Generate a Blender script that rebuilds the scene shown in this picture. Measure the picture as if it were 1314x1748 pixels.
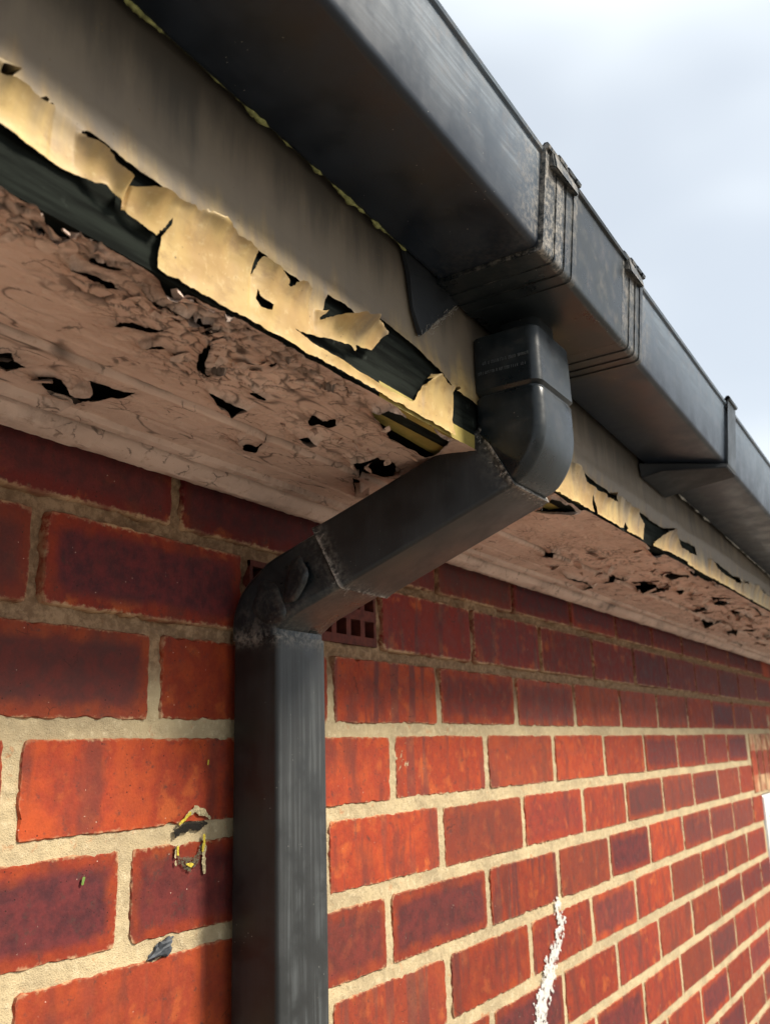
import bpy, bmesh, math, random
import numpy as np
from mathutils import Vector, Matrix

# ---------------------------------------------------------------- camera, sky, sun, exposure
scene = bpy.context.scene
for o in list(bpy.data.objects):
    bpy.data.objects.remove(o, do_unlink=True)
COL = scene.collection

CAM_POS = (0.0, -0.5872, 2.0)
CAM_FWD = Vector((0.824016, 0.509444, 0.247921))
CAM_RIGHT = Vector((0.53203, -0.846213, -0.029456))
CAM_UP = Vector((-0.194788, -0.156174, 0.968332))
cam_data = bpy.data.cameras.new('camera')
cam = bpy.data.objects.new('camera', cam_data)
COL.objects.link(cam)
m = Matrix.Identity(4)
for i in range(3):
    m[i][0], m[i][1], m[i][2], m[i][3] = CAM_RIGHT[i], CAM_UP[i], -CAM_FWD[i], CAM_POS[i]
cam.matrix_world = m
cam_data.sensor_fit = 'HORIZONTAL'
cam_data.sensor_width = 36.0
cam_data.lens = 1595.24 / 1314 * 36
cam_data.clip_start = 0.02
cam_data.clip_end = 2000
cam_data.dof.use_dof = True
cam_data.dof.focus_distance = 0.78
cam_data.dof.aperture_fstop = 16.0
scene.camera = cam

SUN_TO = Vector((0.47, -1.0, 0.95)).normalized()          # direction from the wall to the sun
SUN_ELEV = math.asin(SUN_TO.z)
world = bpy.data.worlds.new('World')
scene.world = world
world.use_nodes = True
wn, wl = world.node_tree.nodes, world.node_tree.links
wn.clear()
w_out = wn.new('ShaderNodeOutputWorld')
w_bg = wn.new('ShaderNodeBackground')
w_bg.inputs['Strength'].default_value = 0.085
w_sky = wn.new('ShaderNodeTexSky')
w_sky.sky_type = 'NISHITA'
w_sky.sun_disc = False
w_sky.sun_elevation = SUN_ELEV
w_sky.sun_rotation = math.atan2(SUN_TO.x, SUN_TO.y)
w_sky.air_density = 1.0
w_sky.dust_density = 2.5
w_sky.ozone_density = 1.0
w_tc = wn.new('ShaderNodeTexCoord')
w_map = wn.new('ShaderNodeMapping')
w_map.inputs['Scale'].default_value = (1.0, 1.0, 2.2)
w_noise = wn.new('ShaderNodeTexNoise')
w_noise.inputs['Scale'].default_value = 1.7
w_noise.inputs['Detail'].default_value = 3
w_noise.inputs['Roughness'].default_value = 0.5
w_ramp = wn.new('ShaderNodeMapRange')
w_ramp.interpolation_type = 'SMOOTHSTEP'
w_ramp.inputs['From Min'].default_value = 0.34
w_ramp.inputs['From Max'].default_value = 0.66
w_ramp.inputs['To Min'].default_value = 0.60
w_ramp.inputs['To Max'].default_value = 1.0
w_mix = wn.new('ShaderNodeMixRGB')
CLOUD = 9.0
w_mix.inputs['Color2'].default_value = (CLOUD * 0.92, CLOUD * 0.99, CLOUD * 1.05, 1)
wl.new(w_tc.outputs['Generated'], w_map.inputs['Vector'])
wl.new(w_map.outputs['Vector'], w_noise.inputs['Vector'])
wl.new(w_noise.outputs['Fac'], w_ramp.inputs['Value'])
wl.new(w_ramp.outputs['Result'], w_mix.inputs['Fac'])
wl.new(w_sky.outputs['Color'], w_mix.inputs['Color1'])
wl.new(w_mix.outputs['Color'], w_bg.inputs['Color'])
wl.new(w_bg.outputs['Background'], w_out.inputs['Surface'])

sun_data = bpy.data.lights.new('sun', 'SUN')
sun_data.energy = 5.0
sun_data.angle = math.radians(13)
sun_data.color = (1.0, 0.92, 0.79)
sun = bpy.data.objects.new('sun', sun_data)
sun.rotation_euler = SUN_TO.to_track_quat('Z', 'Y').to_euler()
sun.location = (2, -4, 6)
COL.objects.link(sun)

scene.view_settings.view_transform = 'Standard'
scene.view_settings.look = 'None'
scene.view_settings.gamma = 1.0
scene.view_settings.use_curve_mapping = False
scene.view_settings.exposure = 0.56
scene.render.engine = 'CYCLES'
scene.cycles.max_bounces = 6
scene.cycles.diffuse_bounces = 3
scene.cycles.use_adaptive_sampling = True
scene.cycles.adaptive_threshold = 0.03

# ---------------------------------------------------------------- generic helpers
rng = np.random.default_rng(7)
random.seed(7)

def hash2(ix, iy, seed):
    n = (ix.astype(np.int64) * 374761393 + iy.astype(np.int64) * 668265263 + seed * 974634777) & 0xFFFFFFFF
    n = ((n ^ (n >> 13)) * 1274126177) & 0xFFFFFFFF
    n = n ^ (n >> 16)
    return (n & 0xFFFFFF) / float(0xFFFFFF)

def vnoise(x, y, seed=0):
    x = np.asarray(x, float); y = np.asarray(y, float)
    ix = np.floor(x); iy = np.floor(y)
    fx = x - ix; fy = y - iy
    fx = fx * fx * (3 - 2 * fx); fy = fy * fy * (3 - 2 * fy)
    a = hash2(ix, iy, seed); b = hash2(ix + 1, iy, seed)
    c = hash2(ix, iy + 1, seed); d = hash2(ix + 1, iy + 1, seed)
    return (a * (1 - fx) + b * fx) * (1 - fy) + (c * (1 - fx) + d * fx) * fy - 0.5

def fbm(x, y, seed=0, octv=4):
    s = 0; a = 1.0
    for k in range(octv):
        s = s + a * vnoise(x * 2 ** k, y * 2 ** k, seed + k * 13); a *= 0.5
    return s

def mesh_from(name, verts, faces, mat=None, smooth=False):
    me = bpy.data.meshes.new(name)
    me.from_pydata([tuple(v) for v in verts], [], [tuple(f) for f in faces])
    if mat: me.materials.append(mat)
    if smooth: me.polygons.foreach_set('use_smooth', [True] * len(me.polygons))
    me.update()
    return me

def link(name, me, parent=None, loc=(0, 0, 0)):
    o = bpy.data.objects.new(name, me)
    COL.objects.link(o)
    o.location = loc
    if parent: o.parent = parent
    return o

def tag(o, label=None, cat=None, group=None, kind=None):
    if label: o['label'] = label
    if cat: o['category'] = cat
    if group: o['group'] = group
    if kind: o['kind'] = kind
    return o

def empty(name, loc=(0, 0, 0)):
    o = bpy.data.objects.new(name, None)
    COL.objects.link(o)
    o.location = loc
    o.empty_display_size = 0.05
    return o

def set_float_attr(me, name, vals):
    at = me.attributes.new(name, 'FLOAT', 'POINT')
    at.data.foreach_set('value', np.asarray(vals, np.float32))

def poly_sdf(px, py, poly, margin=0.03):
    """signed distance, negative inside; far points get +margin"""
    out = np.full(px.shape, margin)
    P = np.array(poly)
    lo = P.min(0) - margin; hi = P.max(0) + margin
    sel = (px > lo[0]) & (px < hi[0]) & (py > lo[1]) & (py < hi[1])
    if not sel.any(): return out
    x = px[sel]; y = py[sel]
    d = np.full(x.shape, 1e9); inside = np.zeros(x.shape, bool)
    n = len(P)
    for i in range(n):
        a = P[i]; b = P[(i + 1) % n]
        e = b - a
        t = np.clip(((x - a[0]) * e[0] + (y - a[1]) * e[1]) / max(e @ e, 1e-12), 0, 1)
        d = np.minimum(d, np.hypot(x - a[0] - t * e[0], y - a[1] - t * e[1]))
        c = ((a[1] > y) != (b[1] > y))
        with np.errstate(divide='ignore', invalid='ignore'):
            xi = (b[0] - a[0]) * (y - a[1]) / (b[1] - a[1] if b[1] != a[1] else 1e-12) + a[0]
        inside ^= c & (x < xi)
    out[sel] = np.where(inside, -d, np.minimum(d, margin))
    return out

def sheet(us, vs, sdf_fn, h_fn, map_fn, mat, name, attr_fn=None, smooth=True):
    """a fine grid with holes: vertices near the zero line of the sdf are pulled onto it, faces inside are dropped"""
    U, V = np.meshgrid(us, vs, indexing='ij')
    D = sdf_fn(U, V)
    du = np.gradient(us)[:, None]; dv = np.gradient(vs)[None, :]
    gx = np.gradient(D, us, axis=0); gy = np.gradient(D, vs, axis=1)
    cell = np.minimum(du, dv)
    near = np.abs(D) < 0.75 * cell
    g2 = np.maximum(gx * gx + gy * gy, 0.3)
    U = np.where(near, U - D * gx / g2, U); V = np.where(near, V - D * gy / g2, V)
    Ds = np.where(near, 0.0, D)
    H = h_fn(U, V, np.maximum(Ds, 0))
    X, Y, Z = map_fn(U, V, H)
    nu, nv = len(us), len(vs)
    idx = np.arange(nu * nv).reshape(nu, nv)
    q = np.stack([idx[:-1, :-1], idx[1:, :-1], idx[1:, 1:], idx[:-1, 1:]], -1).reshape(-1, 4)
    s = Ds.reshape(-1)[q].sum(1)
    q = q[s > 1e-7]
    used = np.unique(q)
    remap = -np.ones(nu * nv, int); remap[used] = np.arange(len(used))
    verts = np.stack([X.ravel(), Y.ravel(), Z.ravel()], -1)[used]
    q = remap[q]
    me = bpy.data.meshes.new(name)
    me.vertices.add(len(verts)); me.vertices.foreach_set('co', verts.astype(np.float32).ravel())
    me.loops.add(q.size); me.loops.foreach_set('vertex_index', q.astype(np.int32).ravel())
    me.polygons.add(len(q))
    me.polygons.foreach_set('loop_start', np.arange(0, q.size, 4, dtype=np.int32))
    me.polygons.foreach_set('loop_total', np.full(len(q), 4, np.int32))
    me.polygons.foreach_set('use_smooth', np.full(len(q), smooth))
    me.update(calc_edges=True); me.validate()
    if mat: me.materials.append(mat)
    if attr_fn:
        for k, f in attr_fn.items():
            set_float_attr(me, k, f(U, V, Ds).ravel()[used])
    return me

def box_mesh(name, x0, x1, y0, y1, z0, z1, mat, bev=0.0):
    bm = bmesh.new()
    bmesh.ops.create_cube(bm, size=1)
    for v in bm.verts:
        v.co = Vector(((x0 + x1) / 2 + v.co.x * (x1 - x0), (y0 + y1) / 2 + v.co.y * (y1 - y0), (z0 + z1) / 2 + v.co.z * (z1 - z0)))
    if bev:
        bmesh.ops.bevel(bm, geom=list(bm.edges), offset=bev, segments=2, affect='EDGES')
    me = bpy.data.meshes.new(name); bm.to_mesh(me); bm.free()
    if mat: me.materials.append(mat)
    return me

# ---------------------------------------------------------------- material helpers
class Mat:
    def __init__(self, name):
        self.m = bpy.data.materials.new(name); self.m.use_nodes = True
        self.t = self.m.node_tree; self.N = self.t.nodes; self.L = self.t.links
        self.b = self.N['Principled BSDF']
    def put(self, sock, v):
        if isinstance(v, bpy.types.NodeSocket): self.L.new(v, sock)
        elif isinstance(v, (tuple, list)):
            sock.default_value = tuple(v) + ((1,) if len(v) == 3 and sock.type == 'RGBA' else ())
        else: sock.default_value = v
    def math(self, op, a, b=0.0, c=None, clamp=False):
        n = self.N.new('ShaderNodeMath'); n.operation = op; n.use_clamp = clamp
        self.put(n.inputs[0], a); self.put(n.inputs[1], b)
        if c is not None: self.put(n.inputs[2], c)
        return n.outputs[0]
    def mix(self, f, a, b, mode='MIX'):
        n = self.N.new('ShaderNodeMixRGB'); n.blend_type = mode
        self.put(n.inputs[0], f); self.put(n.inputs[1], a); self.put(n.inputs[2], b)
        return n.outputs[0]
    def rng(self, v, a, b, c=0.0, d=1.0, smooth=True):
        n = self.N.new('ShaderNodeMapRange')
        if smooth: n.interpolation_type = 'SMOOTHSTEP'
        for i, x in enumerate((v, a, b, c, d)): self.put(n.inputs[i], x)
        return n.outputs[0]
    def coord(self, which='Object'):
        n = self.N.new('ShaderNodeTexCoord'); return n.outputs[which]
    def pos(self):
        return self.N.new('ShaderNodeNewGeometry').outputs['Position']
    def sep(self, v):
        n = self.N.new('ShaderNodeSeparateXYZ'); self.put(n.inputs[0], v); return n.outputs
    def comb(self, x, y, z):
        n = self.N.new('ShaderNodeCombineXYZ')
        for i, a in enumerate((x, y, z)): self.put(n.inputs[i], a)
        return n.outputs[0]
    def scale(self, v, s):
        n = self.N.new('ShaderNodeMapping'); self.put(n.inputs['Vector'], v); n.inputs['Scale'].default_value = s
        return n.outputs[0]
    def noise(self, v, s, det=4, rough=0.55, dist=0.0):
        n = self.N.new('ShaderNodeTexNoise'); self.put(n.inputs['Vector'], v)
        n.inputs['Scale'].default_value = s; n.inputs['Detail'].default_value = det
        n.inputs['Roughness'].default_value = rough; n.inputs['Distortion'].default_value = dist
        return n.outputs['Fac']
    def voro(self, v, s, feat='F1', out='Distance', rand=1.0):
        n = self.N.new('ShaderNodeTexVoronoi'); n.feature = feat; self.put(n.inputs['Vector'], v)
        n.inputs['Scale'].default_value = s; n.inputs['Randomness'].default_value = rand
        return n.outputs[out]
    def attr(self, name):
        n = self.N.new('ShaderNodeAttribute'); n.attribute_name = name; return n.outputs['Fac']
    def info(self):
        return self.N.new('ShaderNodeObjectInfo').outputs
    def bump(self, h, strength=0.4, dist=0.001):
        n = self.N.new('ShaderNodeBump'); n.inputs['Strength'].default_value = strength
        n.inputs['Distance'].default_value = dist; self.put(n.inputs['Height'], h)
        self.L.new(n.outputs[0], self.b.inputs['Normal'])
    def done(self, color, rough=0.8, spec=0.3):
        self.put(self.b.inputs['Base Color'], color); self.put(self.b.inputs['Roughness'], rough)
        self.put(self.b.inputs['Specular IOR Level'], spec)
        return self.m

def mat_brick():
    M = Mat('fired_brick')
    inf = M.info()
    oc = M.coord('Object'); s = M.sep(oc)
    cs = M.N.new('ShaderNodeSeparateColor'); M.L.new(inf['Color'], cs.inputs[0])
    core, hue, stripe = cs.outputs[0], cs.outputs[1], cs.outputs[2]
    hl = inf['Alpha']
    rnd = M.math('MULTIPLY', inf['Random'], 31.0)
    p = M.comb(s[0], M.math('ADD', s[1], rnd), s[2])
    n1 = M.noise(p, 30, 4, 0.6)
    n2 = M.noise(p, 75, 5, 0.65)
    n3 = M.noise(p, 420, 3, 0.6)
    ex = M.math('SUBTRACT', hl, M.math('ABSOLUTE', s[0]))
    ez = M.math('SUBTRACT', 0.0357, M.math('ABSOLUTE', s[2]))
    e = M.N.new('ShaderNodeMath'); e.operation = 'SMOOTH_MIN'
    M.L.new(ex, e.inputs[0]); M.L.new(ez, e.inputs[1]); e.inputs[2].default_value = 0.014
    e = e.outputs[0]
    e1 = M.math('ADD', e, M.math('MULTIPLY', M.math('SUBTRACT', n1, 0.5), 0.018))
    e1 = M.math('ADD', e1, M.math('MULTIPLY', M.math('SUBTRACT', n2, 0.5), 0.012))
    cm = M.math('MULTIPLY', M.rng(e1, 0.0045, 0.0165), core, clamp=True)
    # body: orange to deep red
    body = M.mix(M.rng(n1, 0.32, 0.68), (0.335, 0.055, 0.015), (0.215, 0.024, 0.013))
    body = M.mix(hue, body, (0.135, 0.015, 0.015))
    body = M.mix(M.rng(n1, 0.52, 0.70, 0, 0.75), body, (0.42, 0.092, 0.022))
    body = M.mix(M.rng(M.noise(M.comb(s[0], rnd, M.math('MULTIPLY', s[2], 0.35)), 26, 3, 0.6), 0.50, 0.68, 0, 0.7), body, (0.115, 0.028, 0.020))
    # kiln stripes
    ps = M.comb(M.math('MULTIPLY', s[0], 1.0), rnd, M.math('MULTIPLY', s[2], 0.10))
    st = M.noise(ps, 48, 2, 0.5)
    stm = M.math('MULTIPLY', M.rng(st, 0.54, 0.62), stripe, clamp=True)
    stc = M.mix(M.rng(n1, 0.4, 0.6), (0.085, 0.022, 0.024), (0.15, 0.052, 0.034))
    body = M.mix(M.math('MULTIPLY', stm, 0.8), body, stc)
    corec = M.mix(M.rng(n2, 0.35, 0.65), (0.062, 0.018, 0.023), (0.118, 0.024, 0.026))
    body = M.mix(M.math('MULTIPLY', cm, 0.93), body, corec)
    gm = M.math('ADD', M.rng(n3, 0.28, 0.72, -0.10, 0.10, False), M.rng(n2, 0.3, 0.7, 0.88, 1.14, False))
    body = M.mix(1.0, body, M.comb(gm, gm, gm), 'MULTIPLY')
    bv = M.math('FRACT', M.math('MULTIPLY', inf['Random'], 7.31))
    bvs = M.rng(bv, 0.0, 1.0, 0.76, 1.10, False)
    body = M.mix(1.0, body, M.comb(bvs, bvs, bvs), 'MULTIPLY')
    bw = M.math('FRACT', M.math('MULTIPLY', inf['Random'], 13.7))
    body = M.mix(M.rng(bw, 0.55, 1.0, 0, 0.22), body, (0.16, 0.055, 0.030))
    # soot smudges, pits, specks
    smd = M.rng(M.noise(p, 110, 4, 0.7), 0.56, 0.72, 0, 0.7)
    body = M.mix(smd, body, (0.06, 0.03, 0.025))
    pit = M.rng(M.voro(p, 210), 0.09, 0.16, 1, 0)
    pit = M.math('MULTIPLY', pit, M.rng(M.noise(p, 33, 2), 0.5, 0.65))
    body = M.mix(pit, body, (0.025, 0.012, 0.01))
    spk = M.rng(M.voro(p, 160), 0.045, 0.075, 1, 0)
    spk = M.math('MULTIPLY', spk, M.rng(M.noise(p, 60, 2), 0.56, 0.62))
    body = M.mix(spk, body, (0.66, 0.50, 0.40))
    # mortar left on the arrises
    ee = M.math('ADD', e, M.math('MULTIPLY', M.math('SUBTRACT', M.noise(p, 190, 4, 0.7), 0.5), 0.012))
    sm = M.math('MULTIPLY', M.rng(ee, -0.0010, 0.0026, 1, 0), M.rng(n1, 0.36, 0.60, 0.25, 1.0))
    body = M.mix(M.math('MULTIPLY', sm, 0.85), body, (0.47, 0.31, 0.17))
    # hair cracks
    ck = M.voro(M.comb(M.math('ADD', s[0], M.math('MULTIPLY', n2, 0.02)), rnd, M.math('ADD', s[2], M.math('MULTIPLY', n1, 0.03))), 22, 'DISTANCE_TO_EDGE')
    ck = M.math('MULTIPLY', M.rng(ck, 0.0, 0.012, 1, 0), M.rng(M.noise(p, 18, 2), 0.62, 0.66))
    body = M.mix(M.math('MULTIPLY', ck, 0.7), body, (0.03, 0.012, 0.01))
    h = M.math('ADD', M.math('MULTIPLY', n2, 0.9), M.math('MULTIPLY', n3, 0.45))
    h = M.math('SUBTRACT', h, M.math('MULTIPLY', pit, 0.8))
    M.bump(h, 0.45, 0.0015)
    return M.done(body, M.rng(n2, 0.3, 0.7, 0.60, 0.85), 0.18)

def mat_far_brick():
    M = Mat('distant_brick')
    p = M.pos(); n = M.noise(p, 9, 3); n2 = M.noise(p, 60, 4)
    c = M.mix(M.rng(n, 0.35, 0.65), (0.40, 0.065, 0.02), (0.17, 0.028, 0.018))
    M.bump(n2, 0.4, 0.001)
    return M.done(c, 0.8, 0.3)

def mat_mortar():
    M = Mat('sandy_mortar')
    p = M.pos()
    n1 = M.noise(p, 14, 4); n2 = M.noise(p, 130, 5, 0.7); n3 = M.noise(p, 900, 2, 0.6)
    c = M.mix(M.rng(n1, 0.35, 0.65), (0.47, 0.375, 0.225), (0.36, 0.285, 0.175))
    c = M.mix(M.rng(n2, 0.50, 0.72, 0, 0.75), c, (0.57, 0.475, 0.315))
    c = M.mix(M.rng(M.noise(p, 60, 4, 0.7), 0.60, 0.70, 0, 0.6), c, (0.42, 0.17, 0.07))
    c = M.mix(M.rng(n3, 0.62, 0.75, 0, 0.5), c, (0.20, 0.14, 0.08))
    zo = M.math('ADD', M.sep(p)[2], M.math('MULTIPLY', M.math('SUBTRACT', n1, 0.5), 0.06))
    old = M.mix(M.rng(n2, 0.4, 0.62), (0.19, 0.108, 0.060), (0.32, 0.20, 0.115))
    c = M.mix(M.rng(zo, 2.045, 2.085, 0, 0.9), c, old)  # top mortar browner: weathering, with eave shade put into the colour
    h = M.math('ADD', M.math('MULTIPLY', n2, 1.2), M.math('MULTIPLY', n3, 0.9))
    M.bump(h, 0.7, 0.0016)
    return M.done(c, 0.95, 0.15)

def mat_cream():
    M = Mat('old_cream_paint')
    p = M.pos(); s = M.sep(p)
    n1 = M.noise(p, 22, 4); n2 = M.noise(p, 160, 4, 0.65); n3 = M.noise(p, 8, 3)
    streak = M.noise(M.comb(M.math('MULTIPLY', s[0], 46.0), 3.0, M.math('MULTIPLY', s[2], 7.0)), 1.0, 4, 0.6)
    c = M.mix(M.rng(n1, 0.35, 0.65), (0.48, 0.335, 0.130), (0.36, 0.225, 0.082))
    c = M.mix(M.rng(n2, 0.55, 0.75, 0, 0.4), c, (0.62, 0.49, 0.25))
    stn = M.noise(M.comb(M.math('MULTIPLY', s[0], 38.0), 1.0, M.math('MULTIPLY', s[2], 70.0)), 1.0, 5, 0.7)
    c = M.mix(M.rng(stn, 0.50, 0.70, 0, 0.75), c, (0.27, 0.165, 0.065))
    # road grime and run marks on the upper part of the board, ragged lower limit
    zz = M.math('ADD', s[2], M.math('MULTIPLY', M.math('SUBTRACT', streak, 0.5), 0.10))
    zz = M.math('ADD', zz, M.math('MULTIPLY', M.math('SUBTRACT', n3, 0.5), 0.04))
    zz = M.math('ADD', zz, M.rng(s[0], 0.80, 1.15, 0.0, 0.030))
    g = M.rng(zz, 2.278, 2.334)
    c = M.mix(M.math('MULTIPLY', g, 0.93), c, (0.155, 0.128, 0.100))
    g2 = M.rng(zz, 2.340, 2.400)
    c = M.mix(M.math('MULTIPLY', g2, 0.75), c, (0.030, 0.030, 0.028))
    sp = M.rng(M.voro(p, 150), 0.06, 0.12, 1, 0)
    sp = M.math('MULTIPLY', sp, M.rng(M.noise(p, 40, 2), 0.52, 0.6))
    c = M.mix(sp, c, (0.14, 0.10, 0.05))
    M.bump(M.math('ADD', n1, M.math('MULTIPLY', n2, 0.35)), 0.35, 0.0012)
    return M.done(c, 0.55, 0.35)

def mat_bare():
    M = Mat('bare_dark_wood')
    p = M.pos(); s = M.sep(p)
    g = M.noise(M.comb(M.math('MULTIPLY', s[0], 12.0), M.math('MULTIPLY', s[1], 160.0), M.math('MULTIPLY', s[2], 160.0)), 1.0, 4, 0.6)
    n = M.noise(p, 70, 4, 0.7)
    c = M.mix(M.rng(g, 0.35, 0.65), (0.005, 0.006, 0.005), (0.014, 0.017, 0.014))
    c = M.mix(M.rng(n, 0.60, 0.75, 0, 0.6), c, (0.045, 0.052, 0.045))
    M.bump(M.math('ADD', g, M.math('MULTIPLY', n, 0.5)), 0.5, 0.001)
    return M.done(c, 0.95, 0.06)

def mat_soffit():
    M = Mat('brown_flaking_paint')
    p = M.pos(); s = M.sep(p)
    n1 = M.noise(p, 17, 4); n2 = M.noise(p, 110, 5, 0.7); n3 = M.noise(p, 520, 3, 0.6)
    grain = M.noise(M.comb(M.math('MULTIPLY', s[0], 14.0), M.math('MULTIPLY', s[1], 120.0), 0.0), 1.0, 4, 0.6)
    c = M.mix(M.rng(n1, 0.32, 0.68), (0.63, 0.470, 0.385), (0.53, 0.385, 0.310))
    c = M.mix(M.rng(grain, 0.52, 0.72, 0, 0.5), c, (0.74, 0.570, 0.465))
    c = M.mix(M.rng(n2, 0.56, 0.72, 0, 0.55), c, (0.38, 0.240, 0.170))
    wrm = M.rng(M.noise(M.comb(M.math('MULTIPLY', s[0], 60.0), M.math('MULTIPLY', s[1], 150.0), 1.0), 1.0, 3, 0.5, 1.2), 0.66, 0.72)
    wrm = M.math('MULTIPLY', wrm, M.rng(n1, 0.42, 0.6))
    c = M.mix(M.math('MULTIPLY', wrm, 0.8), c, (0.10, 0.055, 0.038))
    dv = M.comb(M.math('ADD', M.math('MULTIPLY', s[0], 0.55), M.math('MULTIPLY', n2, 0.010)), M.math('ADD', s[1], M.math('MULTIPLY', n1, 0.02)), 0.0)
    vc = M.rng(M.voro(dv, 75, 'DISTANCE_TO_EDGE'), 0.008, 0.045, 1, 0)
    vc = M.math('MULTIPLY', vc, M.rng(M.noise(p, 34, 3, 0.6), 0.52, 0.62, 0.0, 0.75))
    ck = M.math('MAXIMUM', M.attr('crack'), vc)
    c = M.mix(M.math('MULTIPLY', ck, 0.92), c, (0.022, 0.016, 0.013))
    gr = M.attr('grime')
    c = M.mix(M.math('MULTIPLY', gr, M.rng(n2, 0.3, 0.6, 0.3, 1.0)), c, (0.10, 0.07, 0.055))
    h = M.math('ADD', M.math('MULTIPLY', n2, 0.8), M.math('ADD', M.math('MULTIPLY', grain, 0.8), M.math('MULTIPLY', n3, 0.4)))
    M.bump(h, 0.6, 0.0015)
    return M.done(c, 0.7, 0.3)

def mat_pvc(name, base, streak_axis, streak_amt, rough=0.36, grey=(0.10, 0.105, 0.105), brown=0.3, film=0.0):
    M = Mat(name)
    p = M.pos(); s = M.sep(p)
    if streak_axis == 'z': q = M.comb(M.math('MULTIPLY', s[0], 190.0), M.math('MULTIPLY', s[1], 190.0), M.math('MULTIPLY', s[2], 4.0))
    elif streak_axis == 'x': q = M.comb(M.math('MULTIPLY', s[0], 9.0), M.math('MULTIPLY', s[1], 330.0), M.math('MULTIPLY', s[2], 330.0))
    else: q = M.comb(M.math('MULTIPLY', s[0], 60.0), M.math('MULTIPLY', s[1], 60.0), M.math('MULTIPLY', s[2], 60.0))
    st = M.noise(q, 1.0, 3, 0.7, 0.4)
    n1 = M.noise(p, 26, 4, 0.6); n2 = M.noise(p, 240, 4, 0.7); n3 = M.noise(p, 60, 4, 0.65)
    nrm = M.sep(M.N.new('ShaderNodeNewGeometry').outputs['Normal'])
    wx = M.math('MULTIPLY', M.attr('worn'), 1.0)
    c = M.mix(M.rng(n1, 0.3, 0.7), base, tuple(b * 1.6 + 0.003 for b in base))
    sm = M.math('MULTIPLY', M.math('MULTIPLY', M.rng(st, 0.44, 0.66), M.rng(n1, 0.38, 0.60, 0.08, 1.0)), M.math('MULTIPLY', wx, streak_amt), clamp=True)
    c = M.mix(M.math('MULTIPLY', wx, film), c, tuple(x * .62 for x in grey))  # even pale tint; on the gutter front it stands for sky sheen
    c = M.mix(sm, c, grey)
    bl = M.math('MULTIPLY', M.rng(n3, 0.50, 0.68), M.math('MULTIPLY', wx, brown), clamp=True)
    c = M.mix(bl, c, (0.20, 0.15, 0.115))
    d = M.attr('dust')
    dm = M.math('MULTIPLY', M.rng(M.math('ADD', M.math('MULTIPLY', n2, 0.6), M.math('MULTIPLY', n3, 0.4)), 0.40, 0.66), M.math('MULTIPLY', d, 0.75), clamp=True)
    c = M.mix(dm, c, (0.33, 0.30, 0.26))
    sp = M.math('MULTIPLY', M.rng(M.voro(p, 190), 0.05, 0.10, 1, 0), M.rng(M.noise(p, 34, 2), 0.56, 0.64))
    c = M.mix(M.math('MULTIPLY', sp, 0.6), c, (0.40, 0.38, 0.34))
    r = M.math('ADD', M.rng(n1, 0.3, 0.7, rough - 0.05, rough + 0.14), M.math('MULTIPLY', M.math('ADD', sm, dm), 0.3))
    M.bump(M.math('ADD', M.math('MULTIPLY', st, M.math('MULTIPLY', wx, 0.14)), M.math('ADD', M.math('MULTIPLY', n3, 0.4), M.math('MULTIPLY', dm, 1.2))), 0.30, 0.0009)
    return M.done(c, r, 0.38)

def mat_plain(name, col, rough=0.7, var=0.3, scale=80, bump=0.3, spec=0.3):
    M = Mat(name); p = M.pos()
    n = M.noise(p, scale, 4, 0.6)
    c = M.mix(M.rng(n, 0.3, 0.7), col, tuple(x * (1 - var) for x in col))
    M.bump(n, bump, 0.001)
    return M.done(c, rough, spec)

MB = mat_brick(); MFB = mat_far_brick(); MM = mat_mortar(); MC = mat_cream(); MW = mat_bare(); MS = mat_soffit()
MG = mat_pvc('gutter_plastic', (0.006, 0.010, 0.017), 'x', 0.55, 0.34, (0.180, 0.230, 0.285), 0.20, 0.70)  # grey and film: weathering plus hazy sky sheen put into the colour
MP = mat_pvc('downpipe_plastic', (0.008, 0.008, 0.008), 'z', 0.42, 0.40, (0.085, 0.095, 0.098), 0.0, 0.22)
MF = mat_pvc('fitting_plastic', (0.006, 0.009, 0.011), 'n', 0.35, 0.30, (0.10, 0.11, 0.11), 0.2)
M_DARK = mat_plain('dark_void_timber', (0.010, 0.008, 0.007), 0.9, 0.5)  # near black so holes read deep; their shade is put into the colour
M_MOSS = mat_plain('yellow_green_lichen', (0.30, 0.31, 0.12), 0.95, 0.6, 200, 0.6)
M_LIME = mat_plain('pale_grime_line', (0.45, 0.44, 0.40), 0.9, 0.4, 200, 0.5)
M_OLIVE = mat_plain('olive_undercoat', (0.36, 0.28, 0.075), 0.6, 0.35, 30, 0.3)
M_GREYP = mat_plain('grey_sealant', (0.075, 0.085, 0.10), 0.6, 0.5, 120, 0.6)
M_YEL = mat_plain('yellow_paint', (0.60, 0.47, 0.05), 0.7, 0.5, 700, 0.4)
M_CRUST = mat_plain('pale_crust', (0.52, 0.43, 0.25), 0.9, 0.6, 700, 0.6)
M_SHADED = mat_pvc('shaded_plastic', (0.0035, 0.005, 0.007), 'n', 0.1, 0.6, (0.05, 0.05, 0.05), 0.0)  # darker copy of the fitting plastic; shade put into the colour
def mat_thin(name, col, lo, hi, scale):
    M = Mat(name); p = M.pos()
    n = M.noise(p, scale, 4, 0.7)
    M.put(M.b.inputs['Alpha'], M.rng(n, lo, hi, 0.0, 0.95))
    return M.done(M.mix(M.rng(n, 0.4, 0.7), tuple(x * .8 for x in col), col), 0.8, 0.2)
M_WHITE = mat_thin('thin_white_paint', (0.62, 0.60, 0.56), 0.30, 0.50, 160)
M_GRNF = mat_thin('grey_green_film', (0.10, 0.085, 0.055), 0.34, 0.60, 420)
M_HOLE = mat_thin('dark_crumbled_hole', (0.012, 0.010, 0.008), 0.30, 0.44, 300)
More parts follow.
